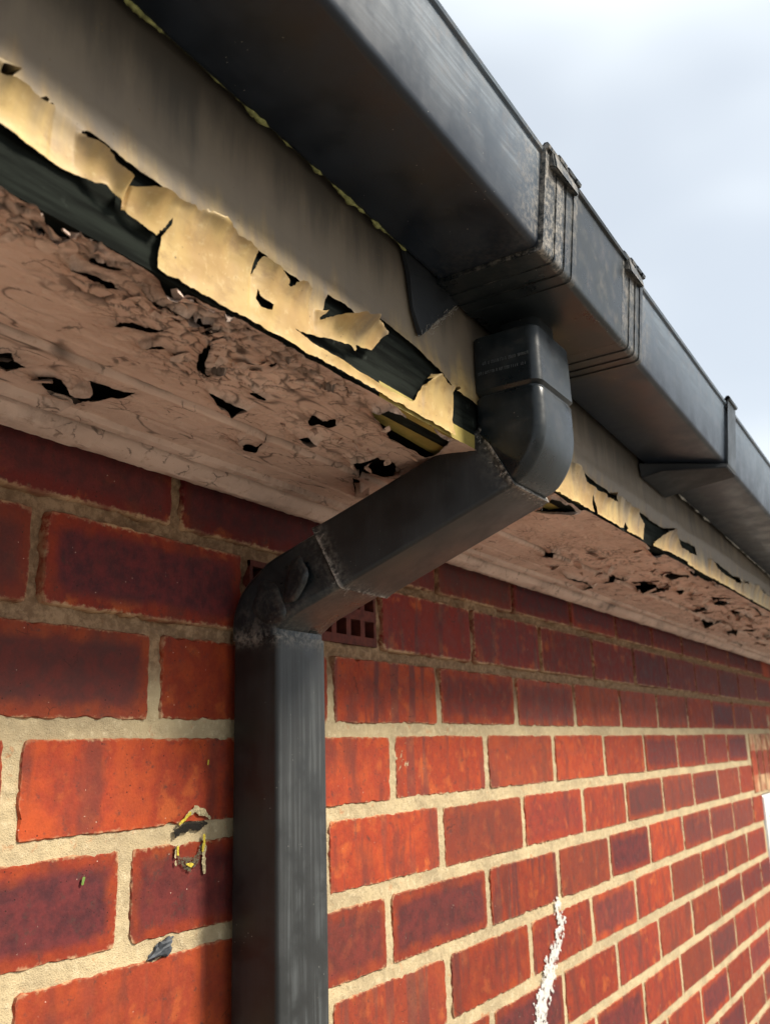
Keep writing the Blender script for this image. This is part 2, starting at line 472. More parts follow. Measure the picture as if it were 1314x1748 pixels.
M_LEAF = mat_plain('leaf_green', (0.16, 0.26, 0.05), 0.6, 0.3, 200, 0.3)
M_UPVC = mat_plain('white_window_plastic', (0.80, 0.80, 0.79), 0.35, 0.05, 20, 0.05, 0.5)
M_WEB = mat_plain('dusty_web', (0.50, 0.47, 0.42), 0.9, 0.3, 200, 0.2)
M_CONC = mat_plain('pale_concrete', (0.22, 0.20, 0.175), 0.9, 0.35, 1.3, 0.4)
M_TILE = mat_plain('roof_tile', (0.16, 0.10, 0.08), 0.85, 0.4, 12, 0.4)

# ---------------------------------------------------------------- outlines of missing paint, metres
FASCIA_TEARS = {
 'T0': [(0.0800,2.2900),(0.2167,2.2854),(0.2279,2.2841),(0.2438,2.2827),(0.2620,2.2828),(0.2855,2.2843),(0.3027,2.2777),(0.3183,2.2753),(0.3264,2.2749),(0.3250,2.2650),(0.3290,2.2500),(0.0800,2.2500)],
 'T1': [(0.2180,2.3083),(0.2258,2.3099),(0.2346,2.3110),(0.2535,2.3109),(0.2420,2.3067),(0.2333,2.3061),(0.2261,2.3057),(0.2183,2.3042)],
 'T2': [(0.2699,2.3086),(0.2747,2.3110),(0.2882,2.3097),(0.3100,2.3081),(0.3334,2.3073),(0.3587,2.3069),(0.3485,2.3009),(0.3290,2.2971),(0.3106,2.2947),(0.3009,2.2913),(0.2966,2.2912),(0.2869,2.2960),(0.2773,2.3024),(0.2712,2.3042)],
 'T2b': [(0.3587,2.3069),(0.3803,2.3066),(0.4005,2.3051),(0.4110,2.3079),(0.4282,2.3064),(0.4582,2.3045),(0.4652,2.3036),(0.4446,2.2993),(0.4363,2.2928),(0.4347,2.2965),(0.4219,2.2986),(0.4089,2.3019),(0.4037,2.2862),(0.4021,2.2983),(0.3976,2.3015),(0.3749,2.3032)],
 'T3': [(0.3312,2.2914),(0.3305,2.2842),(0.3253,2.2744),(0.3238,2.2767),(0.3277,2.2819)],
 'T5': [(0.4100,2.2815),(0.4126,2.2778),(0.4247,2.2759),(0.4231,2.2719),(0.4126,2.2697),(0.4090,2.2740)],
 'T6': [(0.4835,2.3090),(0.4928,2.3092),(0.5094,2.3091),(0.5339,2.3029),(0.5206,2.3004),(0.5035,2.2971),(0.4897,2.2932),(0.4725,2.2844),(0.4819,2.2978)],
 'T7': [(0.5486,2.3224),(0.5521,2.3188),(0.5706,2.3172),(0.6045,2.3148),(0.6406,2.3080),(0.6753,2.3004),(0.6550,2.2968),(0.6324,2.3002),(0.6173,2.2864),(0.6009,2.2656),(0.5675,2.2637),(0.5366,2.2637),(0.5079,2.2647),(0.4812,2.2659),(0.4489,2.2691),(0.4685,2.2723),(0.4946,2.2762),(0.5084,2.2784),(0.5196,2.2744),(0.5127,2.2800),(0.5352,2.2842),(0.5426,2.2955),(0.5513,2.3028),(0.5384,2.3025),(0.5514,2.3052)],
 'R1': [(0.9618,2.3026),(0.9872,2.2999),(1.0135,2.2961),(1.0593,2.2963),(1.0954,2.2948),(1.0761,2.2916),(1.0396,2.2878),(1.0066,2.2905),(0.9804,2.2934)],
 'R2': [(1.1021,2.2962),(1.1288,2.2998),(1.1815,2.2941),(1.2544,2.2912),(1.3109,2.2922),(1.2667,2.2817),(1.2297,2.2635),(1.2100,2.2600),(1.1894,2.2631),(1.1978,2.2827),(1.1648,2.2852),(1.1325,2.2897)],
 'R3': [(1.3109,2.2922),(1.3892,2.2912),(1.4670,2.2941),(1.4802,2.2896),(1.4329,2.2832),(1.3676,2.2824)],
 'R4': [(1.5541,2.2892),(1.6175,2.2905),(1.6889,2.2865),(1.7807,2.2842),(1.7374,2.2798),(1.6602,2.2794),(1.5909,2.2836)],
 'R5': [(1.2910,2.2598),(1.3417,2.2608),(1.4096,2.2615),(1.4079,2.2574),(1.3489,2.2571),(1.2983,2.2574)],
 'R6': [(1.0005,2.2762),(1.0118,2.2668),(1.0175,2.2560),(1.0102,2.2556),(1.0008,2.2665)],
 'R7': [(1.1195,2.2677),(1.1307,2.2612),(1.1160,2.2553),(1.1108,2.2596)],
}
SOFFIT_HOLES = {
 'H0': [(0.3216,-0.1048),(0.3321,-0.1056),(0.3370,-0.1097),(0.3437,-0.1019),(0.3604,-0.0922),(0.3567,-0.0903),(0.3540,-0.0803),(0.3468,-0.0856),(0.3357,-0.0851)],
 'H1': [(0.3723,-0.0881),(0.3846,-0.0908),(0.3919,-0.0909),(0.4015,-0.0839),(0.3976,-0.0954),(0.3959,-0.1063),(0.4029,-0.1093),(0.4195,-0.1084),(0.4283,-0.1100),(0.4373,-0.1138),(0.4347,-0.1031),(0.4263,-0.0987),(0.4232,-0.0839),(0.4219,-0.0749),(0.4268,-0.0608),(0.4181,-0.0639),(0.4130,-0.0606),(0.4051,-0.0608),(0.3899,-0.0715)],
 'H2': [(0.3558,-0.1789),(0.3582,-0.1858),(0.3664,-0.1922),(0.3769,-0.2004),(0.3779,-0.1918),(0.3713,-0.1852),(0.3637,-0.1837)],
 'H3': [(0.3843,-0.1735),(0.3899,-0.1796),(0.3974,-0.1819),(0.3949,-0.1745),(0.3893,-0.1724)],
 'H3b': [(0.4026,-0.1786),(0.4183,-0.1812),(0.4136,-0.1758)],
 'H4': [(0.4008,-0.2148),(0.4112,-0.2068),(0.4247,-0.1900),(0.4317,-0.1810),(0.4493,-0.1714),(0.4396,-0.1712),(0.4249,-0.1809),(0.4142,-0.1935)],
 'H5': [(0.4649,-0.1541),(0.4781,-0.1548),(0.4949,-0.1551),(0.5043,-0.1578),(0.5039,-0.1472),(0.5116,-0.1361),(0.5014,-0.1439),(0.4867,-0.1471)],
 'H6': [(0.4833,-0.1777),(0.4913,-0.1792),(0.5016,-0.1791),(0.4957,-0.1735),(0.4887,-0.1742)],
 'H7': [(0.5517,-0.1082),(0.5698,-0.1023),(0.5769,-0.1060),(0.5696,-0.1227),(0.5820,-0.1030),(0.5890,-0.0885),(0.5766,-0.0921)],
 'H8': [(0.2909,-0.2186),(0.3022,-0.2192),(0.3182,-0.2186),(0.3278,-0.2168),(0.3192,-0.2140),(0.3085,-0.2119),(0.2975,-0.2151)],
 'H9': [(0.5622,-0.1707),(0.5494,-0.1845),(0.5654,-0.1835),(0.5645,-0.1966),(0.5766,-0.1874),(0.5802,-0.1773),(0.5687,-0.1768),(0.5686,-0.1681)],
 'H10': [(0.5810,-0.1471),(0.5826,-0.1555),(0.5966,-0.1538),(0.5971,-0.1470),(0.5892,-0.1460)],
 'H11': [(0.6572,-0.1471),(0.6689,-0.1507),(0.6747,-0.1636),(0.6989,-0.1679),(0.7215,-0.1527),(0.7242,-0.1419),(0.7139,-0.1335),(0.7104,-0.1206),(0.6863,-0.1325)],
 'H12': [(0.5629,-0.2307),(0.5701,-0.2325),(0.5722,-0.2393),(0.5989,-0.2452),(0.6674,-0.2409),(0.6990,-0.2092),(0.6970,-0.2013),(0.6630,-0.2030),(0.6231,-0.2075),(0.5944,-0.2181)],
 'H13': [(0.7084,-0.1143),(0.7185,-0.1152),(0.7659,-0.0858),(0.7697,-0.0769),(0.7350,-0.0990)],
 'H14': [(0.2497,-0.2461),(0.2537,-0.2506),(0.2612,-0.2452),(0.2681,-0.2440),(0.2656,-0.2489),(0.2718,-0.2409),(0.2707,-0.2336),(0.2682,-0.2314),(0.2609,-0.2365)],
 'H15': [(0.2896,-0.2338),(0.2987,-0.2342),(0.3075,-0.2339),(0.3139,-0.2364),(0.3109,-0.2288),(0.3001,-0.2299),(0.2932,-0.2310)],
 'H16': [(0.3301,-0.2287),(0.3409,-0.2259),(0.3517,-0.2263),(0.3612,-0.2282),(0.3724,-0.2302),(0.3635,-0.2245),(0.3515,-0.2222),(0.3384,-0.2243)],
 'H17': [(0.3239,-0.2473),(0.3328,-0.2464),(0.3452,-0.2464),(0.3483,-0.2393),(0.3416,-0.2377),(0.3337,-0.2408)],
 'H18': [(0.4574,-0.2162),(0.4533,-0.2262),(0.4586,-0.2210),(0.4618,-0.2146)],
 'H19': [(0.4759,-0.1852),(0.4905,-0.1802),(0.5005,-0.1792),(0.4945,-0.1748)],
 'A1': [(1.4804,-0.1357),(1.4956,-0.1529),(1.5334,-0.1608),(1.5607,-0.1555),(1.5554,-0.1808),(1.5957,-0.1453),(1.6100,-0.1177),(1.5645,-0.1231)],
 'A2': [(1.6122,-0.1635),(1.5935,-0.1800),(1.6297,-0.1830),(1.6465,-0.1684)],
 'A3': [(1.2992,-0.0878),(1.3507,-0.0862),(1.4073,-0.0866),(1.4601,-0.0783),(1.4545,-0.0604),(1.4409,-0.0797),(1.3714,-0.0782)],
 'A4': [(1.4407,-0.1021),(1.4056,-0.1279),(1.4310,-0.1462),(1.4348,-0.1288),(1.4451,-0.1116)],
 'A5': [(1.4509,-0.1904),(1.4379,-0.2071),(1.4613,-0.2340),(1.5034,-0.2178),(1.5022,-0.1942)],
 'A6': [(1.8653,-0.1287),(1.8403,-0.1637),(1.8803,-0.1603),(1.8994,-0.1329)],
 'A7': [(1.7510,-0.1976),(1.7795,-0.2147),(1.8167,-0.2124),(1.8502,-0.1894),(1.7971,-0.1911)],
 'A8': [(1.9221,-0.1889),(1.9649,-0.2021),(2.0637,-0.2047),(2.1186,-0.1903),(2.0285,-0.1853)],
 'A9': [(2.2652,-0.1050),(2.2619,-0.1430),(2.3734,-0.1041),(2.3636,-0.0945)],
 'A10': [(2.5244,-0.0127),(2.5248,-0.0630),(2.6453,-0.0754),(2.7459,-0.0054)],
 'A11': [(1.9947,-0.1156),(2.0328,-0.1199),(2.1249,-0.1225),(2.1479,-0.0881)],
 'A12': [(1.1433,-0.1362),(1.1696,-0.1350),(1.1862,-0.1210),(1.1650,-0.1128)],
 'A13': [(0.9004,-0.2363),(0.9168,-0.2409),(0.9707,-0.2410),(0.9576,-0.2127),(0.9318,-0.2038)],
 'A14': [(1.2171,-0.2407),(1.2355,-0.2464),(1.2871,-0.2405),(1.2882,-0.2331)],
 'A15': [(1.4304,-0.2396),(1.4891,-0.2448),(1.5644,-0.2422),(1.6243,-0.2388),(1.5421,-0.2396),(1.4818,-0.2364)],
 'A16': [(1.8675,-0.2379),(2.0087,-0.2319),(2.0969,-0.2217),(1.9470,-0.2312)],
}

# ---------------------------------------------------------------- ground and roof behind the gutter
g = link('ground', mesh_from('ground', [(-400, -400, 0), (400, -400, 0), (400, 400, 0), (-400, 400, 0)], [(0, 1, 2, 3)], M_CONC))
tag(g, kind='structure')

# ---------------------------------------------------------------- brick wall
WALL_X0, WALL_X1 = -0.62, 4.6
BED0, BEDH = 2.0236, 0.0853
wall = empty('brick_wall', (1.5, 0.05, 0))
tag(wall, 'orange-red brick wall with cream mortar joints under the eaves', 'wall')

def W(o):                                                # keep world placement under the wall empty
    o.parent = wall
    o.location = Vector(o.location) - Vector(wall.location)
    return o

WIN_X0, WIN_X1, WIN_Z0, WIN_Z1 = 2.985, 4.05, 0.95, 1.846
SOLD_X0, SOLD_Z1 = 2.893, 2.019

def in_opening(x0, x1, z0, z1):
    if x1 > WIN_X0 and z0 < WIN_Z1 and z1 > WIN_Z0: return True
    if x1 > SOLD_X0 and x0 < WIN_X1 + 0.06 and z0 < SOLD_Z1 - 0.01 and z1 > WIN_Z1 - 0.01: return True
    return False

def brick_mesh(w, h, seed, npts, amp, proud=0.0):
    """ragged-edged face with worn arrises; local origin at the centre of the face, front towards -y"""
    r = np.random.default_rng(seed)
    hw, hh = w / 2, h / 2
    rad = 0.003 + 0.005 * r.random(4)
    per = []
    nx = max(3, int(npts * w / (w + h) / 2)); nz = max(2, int(npts * h / (w + h) / 2))
    def side(a, b, n):
        return [(a[0] + (b[0] - a[0]) * t, a[1] + (b[1] - a[1]) * t) for t in np.linspace(0, 1, n)]
    q = .27
    per += side((-hw + rad[0], -hh), (hw - rad[1], -hh), nx) + [(hw - q * rad[1], -hh + q * rad[1])]
    per += side((hw, -hh + rad[1]), (hw, hh - rad[2]), nz) + [(hw - q * rad[2], hh - q * rad[2])]
    per += side((hw - rad[2], hh), (-hw + rad[3], hh), nx) + [(-hw + q * rad[3], hh - q * rad[3])]
    per += side((-hw, hh - rad[3]), (-hw, -hh + rad[0]), nz) + [(-hw + q * rad[0], -hh + q * rad[0])]
    P = np.array(per); n = len(P)
    ph = r.random(6) * 100
    ang = np.arange(n)
    nrm = P / np.maximum(np.abs(P) / np.array([hw, hh]), 1e-6).max(1)[:, None]
    outw = np.zeros_like(P)
    top = np.abs(P[:, 1]) / hh > np.abs(P[:, 0]) / hw
    outw[top, 1] = np.sign(P[top, 1]); outw[~top, 0] = np.sign(P[~top, 0])
    d = amp * (0.7 * vnoise(ang * 0.12 + ph[0], ang * 0 + seed % 97, 3) + 0.8 * vnoise(ang * 0.9 + ph[1], ang * 0 + seed % 89, 5))
    chips = r.random(n) < 0.05
    ch = chips * amp * (.5 + 1.0 * r.random(n)); ch = ch + .6 * np.roll(ch, 1) + .6 * np.roll(ch, -1); d = d - np.minimum(ch, amp * 1.4)
    P = P + outw * d[:, None]
    bev = 0.0016 + 0.0012 * vnoise(ang * 0.7 + ph[2], ang * 0 + 1.5, 9)
    c = P - outw * bev[:, None]
    # corners: pull both ways
    c = np.where(np.abs(c) > 0, c, c)
    v = []
    for q in P: v.append((q[0], 0.045, q[1]))
    for q in P: v.append((q[0], 0.0045 - proud, q[1]))
    for q, b in zip(P, bev): v.append((q[0] * (1 - 0.35 * b / hw) - 0.35 * b * np.sign(q[0]) * 0, 0.0016 - proud, q[1] * (1 - 0.35 * b / hh)))
    for q in c: v.append((q[0], -proud, q[1]))
    F = []
    for k in range(3):
        for i in range(n):
            j = (i + 1) % n
            F.append((k * n + i, k * n + j, (k + 1) * n + j, (k + 1) * n + i))
    F.append(tuple(3 * n + i for i in range(n)))
    me = mesh_from('brick', v, F, MB)
    return me

# joint positions measured along each course (metres along the wall)
ROW_JOINTS = {
    2: [0.354, 0.594, 0.834, 1.074],
    1: [0.209, 0.4487, 0.6887, 0.9287],
    0: [0.333, 0.573, 0.828, 1.065, 1.303, 1.540],
    -1: [0.199, 0.4388, 0.690, 0.950, 1.193, 1.435, 1.670, 1.905],
    -2: [0.308, 0.5475, 0.815, 1.0587, 1.303, 1.545, 1.765],
    -3: [0.205, 0.445, 0.690, 0.932, 1.177, 1.420, 1.655, 1.885],
    -4: [0.33, 0.575, 0.818, 1.0612, 1.302, 1.548, 1.775, 2.005],
}
# (course, index of left joint) -> firing look: core, deep red, stripes
LOOK = {
    (2, 0): (.9, 1, 0), (2, 1): (.9, 1, .2), (2, 2): (.7, 1, .2), (1, 0): (.85, .6, 0), (1, 1): (1, .5, 0), (1, 2): (.2, .3, .4), (1, 3): (.1, .75, 1), (1, 4): (.4, .8, 1),  # top two courses: firing look, with eave shade put into the deep red
    (0, 0): (1, .0, 0), (0, 1): (.0, .1, .0), (0, 2): (.1, 0, .8), (0, 3): (.55, .1, 0), (0, 4): (.7, .2, 1), (0, 5): (.1, .1, .5),
    (-1, 1): (.12, -.1, .0), (-1, 2): (.1, 0, .1), (-1, 3): (.0, .1, .7), (-1, 4): (.0, .1, .3), (-1, 5): (0, .1, 0), (-1, 6): (0, .15, .3),
    (-2, 0): (1, .15, 0), (-2, 1): (.8, .25, .3), (-2, 2): (.05, .0, .5), (-2, 3): (.3, .2, 0), (-2, 4): (.35, .35, 0), (-2, 5): (.2, .1, .3),
    (-3, 1): (.1, .0, .3), (-3, 2): (.7, .3, 0), (-3, 3): (.9, .25, .1), (-3, 4): (.05, .2, .9), (-3, 5): (.2, .2, .6), (-3, 6): (.9, .4, 0),
    (-4, 2): (.1, .2, .8), (-4, 3): (.25, 0, .6), (-4, 4): (.3, .2, .9), (-4, 5): (.75, .1, 0), (-4, 6): (.0, .2, .3),
}
def row_list(n):
    J = list(ROW_JOINTS.get(n, []))
    if not J:
        J = [0.33 if n % 2 == 0 else 0.21]
    while J[0] > WALL_X0 + 0.12: J.insert(0, J[0] - 0.24)
    off = len(ROW_JOINTS.get(n, [0]))
    while J[-1] < WALL_X1: J.append(J[-1] + 0.24)
    return J

brick_parts = []
far_boxes = []
for n in range(4, -25, -1):
    J = row_list(n)
    base = ROW_JOINTS.get(n, [J[0]])[0]
    i0 = min(range(len(J)), key=lambda i: abs(J[i] - base))
    zc = BED0 + BEDH * (n + 0.5)
    for i in range(len(J) - 1):
        x0, x1 = J[i], J[i + 1]
        if in_opening(x0, x1, zc - BEDH / 2, zc + BEDH / 2):
            lim = WIN_X0 if zc < WIN_Z1 else SOLD_X0
            if x0 < lim - 0.05: x1 = lim + 0.006
            elif x1 > WIN_X1 + 0.06 and x0 < WIN_X1 + 0.01: x0 = WIN_X1 + 0.01
            else: continue
        seed = (n + 40) * 131 + i * 17
        r = random.Random(seed)
        gapx = 0.0125 if x0 < 1.2 else 0.0112
        gapz = 0.0135 if n < 1 else 0.0105
        w = x1 - x0 - gapx; h = BEDH - gapz
        xc = (x0 + x1) / 2
        vis = 0.12 < x0 < 3.1 and n <= 2 and (n >= -4 or (n >= -11 and x0 > 0.9 + (-n - 5) * 0.24))
        if (n, i - i0) == (1, 2): continue                    # the air brick sits here
        if vis:
            near = x0 < 1.35
            me = brick_mesh(w, h, seed, 150 if near else 44, 0.0015 if near else 0.0016, proud=r.uniform(0.0002, 0.0011))
            o = link('brick', me, None, (xc, 0, zc + r.uniform(-.0008, .0008)))
            W(o)
            o.rotation_euler = (0, r.uniform(-.004, .004), r.uniform(-.004, .004))
            lk = LOOK.get((n, i - i0))
            if lk is None and n >= 1: lk = (r.uniform(.2, 1), r.uniform(.6, 1), r.choice((0, .5, 1)))  # top courses drawn deeper red; eave shade put into the brick colour
            if lk is None:
                t = r.random()
                if t < .36: lk = (r.uniform(.7, 1), r.uniform(.1, .5), r.choice((0, 0, .4)))
                elif t < .6: lk = (r.uniform(.2, .6), r.uniform(.0, .35), r.uniform(.3, 1))
                else: lk = (r.uniform(0, .25), r.uniform(-.05, .40), r.choice((0, 0, .3, .6)))
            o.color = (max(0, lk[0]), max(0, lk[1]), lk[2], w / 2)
            brick_parts.append(o)
        else:
            far_boxes.append((xc - w / 2, xc + w / 2, zc - h / 2, zc + h / 2))
V, Fc = [], []
for (a, b, c, d) in far_boxes:
    k = len(V)
    V += [(a, 0.001, c), (b, 0.001, c), (b, 0.001, d), (a, 0.001, d), (a, .045, c), (b, .045, c), (b, .045, d), (a, .045, d)]
    Fc += [(k, k + 1, k + 2, k + 3), (k, k + 4, k + 5, k + 1), (k + 1, k + 5, k + 6, k + 2), (k + 2, k + 6, k + 7, k + 3), (k + 3, k + 7, k + 4, k)]
o = W(link('brickwork', mesh_from('brickwork', V, Fc, MFB))); tag(o, kind='stuff')

# mortar bed: hand-pointed, uneven, with smears that lap over the bricks
def mortar_h(U, V, D):
    h = 0.0016 * fbm(U * 60, V * 60, 21, 3) + 0.0016 * fbm(U * 300, V * 300, 5, 2)
    lap = np.clip(fbm(U * 40, V * 40, 77, 3) * 2.2 - 0.5, 0, 1) * 0.0006
    rec = np.clip((V - 2.075) / 0.03, 0, 1) * 0.0065 * np.clip(.7 + 1.2 * fbm(U * 40, V * 60, 23, 3), .2, 1.3)            # top courses are weathered back
    return np.maximum(0.0009 - h - lap, 0.0001) + rec
def mortar_sdf(U, V):
    d = np.full(U.shape, 0.03)
    o1 = np.maximum(np.maximum(WIN_X0 - 0.004 - U, U - WIN_X1 - 0.004), np.maximum(WIN_Z0 - V, V - WIN_Z1))
    d = np.minimum(d, o1)
    o2 = np.maximum(np.maximum(.699 - U, U - .918), np.maximum(BED0 + BEDH + .012 - V, V - BED0 - 2 * BEDH + .012))
    return np.minimum(d, o2)
xs_m = np.concatenate([np.arange(WALL_X0, .3, .02), np.arange(.3, 1.2, .0025), np.arange(1.2, 2.0, .004), np.arange(2.0, 3.2, .006), np.arange(3.2, WALL_X1, .03)])
zs_m = np.concatenate([np.arange(0, 1.2, .04), np.arange(1.2, 1.75, .006), np.arange(1.75, 2.27, .0025), np.arange(2.27, 2.42, .02)])
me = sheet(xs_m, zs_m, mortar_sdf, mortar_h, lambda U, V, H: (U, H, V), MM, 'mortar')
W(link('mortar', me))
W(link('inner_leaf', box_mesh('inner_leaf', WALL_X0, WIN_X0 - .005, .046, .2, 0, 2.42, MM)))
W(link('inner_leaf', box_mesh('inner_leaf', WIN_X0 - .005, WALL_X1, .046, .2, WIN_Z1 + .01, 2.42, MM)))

# soldier bricks over the window
for i in range(13):
    x0 = SOLD_X0 + 0.004 + i * 0.085
    me = brick_mesh(0.073, SOLD_Z1 - WIN_Z1 - 0.008, 9000 + i, 24, 0.0015, proud=0.0022)
    o = W(link('brick', me, None, (x0 + 0.0385, 0, (SOLD_Z1 + WIN_Z1) / 2 + .003)))
    o.color = (random.uniform(0, .3), random.uniform(.1, .5), .6, 0.0365)

# air brick with square vents, half hidden behind the pipe bend
ab_x0, ab_x1, ab_z0, ab_z1 = 0.695, 0.922, BED0 + BEDH + .008, BED0 + 2 * BEDH - .008
ab = W(link('air_brick', box_mesh('air_brick', ab_x0, ab_x1, .020, .045, ab_z0, ab_z1, M_DARK)))
tag(ab, 'terracotta air brick with small square vents')
nb = 8
bars = []
for k in range(nb + 1):
    x = ab_x0 + (ab_x1 - ab_x0) * k / nb
    bars.append((max(ab_x0, x - .0045), min(ab_x1, x + .0045), ab_z0, ab_z1, 0.0))
for k in range(3):
    z = ab_z0 + (ab_z1 - ab_z0) * k / 2
    bars.append((ab_x0, ab_x1, max(ab_z0, z - (.010 if k == 0 else .006)), min(ab_z1, z + (.010 if k == 0 else .006)), -0.0006))
V, Fc = [], []
for (a, b, c, d, y) in bars:
    k = len(V)
    V += [(a, y, c), (b, y, c), (b, y, d), (a, y, d), (a, .019 + y, c), (b, .019 + y, c), (b, .019 + y, d), (a, .019 + y, d)]
    Fc += [(k, k + 1, k + 2, k + 3), (k, k + 4, k + 5, k + 1), (k + 1, k + 5, k + 6, k + 2), (k + 2, k + 6, k + 7, k + 3), (k + 3, k + 7, k + 4, k)]
vg = link('vent_grille', mesh_from('vent_grille', V, Fc, mat_plain('terracotta', (0.13, 0.028, 0.018), .8, .5, 90, .4))); vg.parent = ab

# ---------------------------------------------------------------- eaves: soffit
SZ, FY = 2.255, -0.2445
soffit = empty('soffit', (1.5, -0.12, SZ))
tag(soffit, 'brown painted soffit boards with cracked, flaking and holed paint', 'soffit')
def S(o):
    o.parent = soffit; o.location = Vector(o.location) - Vector(soffit.location); return o

EX0, EX1 = -0.55, 4.6
SH = list(SOFFIT_HOLES.values())

# flake cells: elongated along the boards
seeds = []
rs = np.random.default_rng(11)
for k in range(2600):
    seeds.append((rs.uniform(.1, 1.25), rs.uniform(-.245, -.04)))
for k in range(700):
    seeds.append((rs.uniform(1.25, 3.2), rs.uniform(-.245, -.04)))
seeds = np.array(seeds)
seed_tilt = rs.normal(0, 1, (len(seeds), 2)); seed_lift = rs.random(len(seeds))

def zone(U, V):
    """how badly the paint has lifted"""
    z = np.zeros(U.shape)
    band = np.clip((-0.185 - V) / 0.030, 0, 1)                             # strip beside the fascia
    z = np.maximum(z, band * np.clip((0.62 - U) / .1, 0, 1) * np.clip((U - .05) / .1, 0, 1))
    for (cx, cy, rx, ry, a) in [(.31, -.225, .08, .035, 1.3), (.40, -.205, .07, .03, 1.0), (.44, -.185, .05, .035, .9), (.49, -.20, .07, .03, .55), (.60, -.165, .06, .04, .75),
                                (.68, -.16, .06, .045, .8), (.55, -.11, .03, .03, .3), (.36, -.09, .05, .02, .35), (1.3, -.15, .25, .06, .5), (1.7, -.17, .5, .06, .9), (2.3, -.14, .6, .09, 1.1)]:
        z = np.maximum(z, a * np.exp(-((U - cx) / rx) ** 2 - ((V - cy) / ry) ** 2))
    z = z * np.clip(0.55 + 1.6 * fbm(U * 22, V * 40, 31, 3), 0, 1.3)
    return z

_cell_cache = {}
def cells(U, V):
    key = (U.shape, round(float(U.sum()), 6), round(float(V.sum()), 6))
    if key in _cell_cache: return _cell_cache[key]
    ku, kv = 1.0, 1.9
    wu = U + 0.006 * fbm(U * 90, V * 90, 3, 3); wv = V + 0.004 * fbm(U * 90, V * 90, 8, 3)
    f1 = np.full(U.size, 1e9); f2 = np.full(U.size, 1e9); id1 = np.zeros(U.size, int)
    x = wu.ravel() * ku; y = wv.ravel() * kv
    order = np.argsort(x); xs = x[order]
    for i, (sx, sy) in enumerate(seeds):
        R = 0.03 if sx < 1.25 else 0.09
        a = np.searchsorted(xs, sx * ku - R); b = np.searchsorted(xs, sx * ku + R)
        sel = order[a:b]
        d = np.hypot(x[sel] - sx * ku, y[sel] - sy * kv)
        cl = d < f1[sel]
        f2[sel] = np.where(cl, f1[sel], np.minimum(f2[sel], d))
        id1[sel] = np.where(cl, i, id1[sel]); f1[sel] = np.where(cl, d, f1[sel])
    f1 = f1.reshape(U.shape); f2 = f2.reshape(U.shape); id1 = id1.reshape(U.shape)
    r = (np.minimum(f2 - f1, 0.02), id1)
    _cell_cache[key] = r
    return r

def sof_sdf(U, V):
    d = np.full(U.shape, 0.03)
    wob = 0.0012 * fbm(U * 260, V * 260, 17, 3)
    for P in SH: d = np.minimum(d, poly_sdf(U, V, P))
    d = d + wob * (d < .01)
    e, idc = cells(U, V)
    z = zone(U, V)
    gone = (seed_lift[idc] > 0.90) & (z > 0.62)                            # whole flakes lost
    d = np.minimum(d, np.where(gone, -np.minimum(e * .5, .004) - 1e-4, .03))
    return d

def sof_h(U, V, D):
    e, idc = cells(U, V)
    z = np.clip(zone(U, V), 0, 1.0)
    sx = seeds[idc]; tl = seed_tilt[idc]
    tilt = tl[..., 0] * (U - sx[..., 0]) * 0.9 + tl[..., 1] * (V - sx[..., 1]) * 0.9
    h = z * (0.20 * np.clip(tilt, -.004, .009) + 0.0015 * seed_lift[idc] + .0012 * fbm(U * 420, V * 420, 88, 2))
    h = h - z * 0.0018 * np.exp(-(e / 0.0014) ** 2)                         # dished cracks
    curl = np.clip(0.55 + 1.5 * fbm(U * 35, V * 35, 55, 2), 0, 1.4)
    h = h + curl * 0.0065 * np.exp(-D / 0.0045)                             # lips hanging down round each hole
    h = h + 0.0009 * fbm(U * 18, V * 60, 4, 3) + 0.0006 * fbm(U * 160, V * 260, 14, 2)
    gr = np.exp(-((V + 0.1235 + 0.02 * (U - .5) * 0) / 0.0016) ** 2)
    h = h + 0.0032 * np.clip((V + 0.1225) / .0012, 0, 1) - 0.0030 * gr - 0.0012 * np.exp(-((V + 0.079) / 0.0016) ** 2) + 0.0 * gr                                                     # joint between the two boards
    return h
def sof_crack(U, V, D):
    e, idc = cells(U, V)
    z = zone(U, V)
    wob = 0.5 + fbm(U * 130, V * 130, 61, 2)
    c = np.exp(-(e / (0.0008 + 0.0014 * wob)) ** 2) * np.clip(z * 2.4 - .15, 0, 1)
    # a few long hair cracks everywhere
    f = np.abs(fbm(U * 9 + 3, V * 34, 91, 3))
    c = np.maximum(c, np.exp(-(f / 0.016) ** 2) * np.clip(fbm(U * 20, V * 20, 12, 2) * 4 + .2, 0, .9))
    c = np.maximum(c, 0.9 * np.exp(-((V + 0.1235) / 0.0010) ** 2) * np.clip(.6 + 1.6 * fbm(U * 30, V * 0, 2, 2), 0, 1))
    return np.clip(c, 0, 1)
def sof_grime(U, V, D):
    g = np.clip((-0.20 - V) / .04, 0, 1) * 0.55 * np.clip(.6 + 1.5 * fbm(U * 20, V * 40, 71, 3), 0, 1)
    return np.clip(g + 0.5 * np.exp(-D / .004) * (D < .02), 0, 1)
for name, xs, ys in [('paint_layer', np.arange(.10, 1.25, .0013), np.arange(FY + .0005, -.046, .0013)),
                     ('paint_layer', np.arange(1.25 - 1e-6, 3.2, .0045), np.arange(FY + .0005, -.046, .003)),
                     ('paint_layer', np.array([EX0, -.3, -.1, .10]), np.arange(FY + .0005, -.046, .01)),
                     ('paint_layer', np.arange(3.2 - 1e-6, EX1, .1), np.arange(FY + .0005, -.046, .01))]:
    me = sheet(xs, ys, sof_sdf, sof_h, lambda U, V, H: (U, V, SZ - H), MS, name, {'crack': sof_crack, 'grime': sof_grime})
    S(link(name, me))
S(link('board', box_mesh('board', EX0, EX1, FY + .004, -.002, SZ + .016, SZ + .026, M_DARK)))
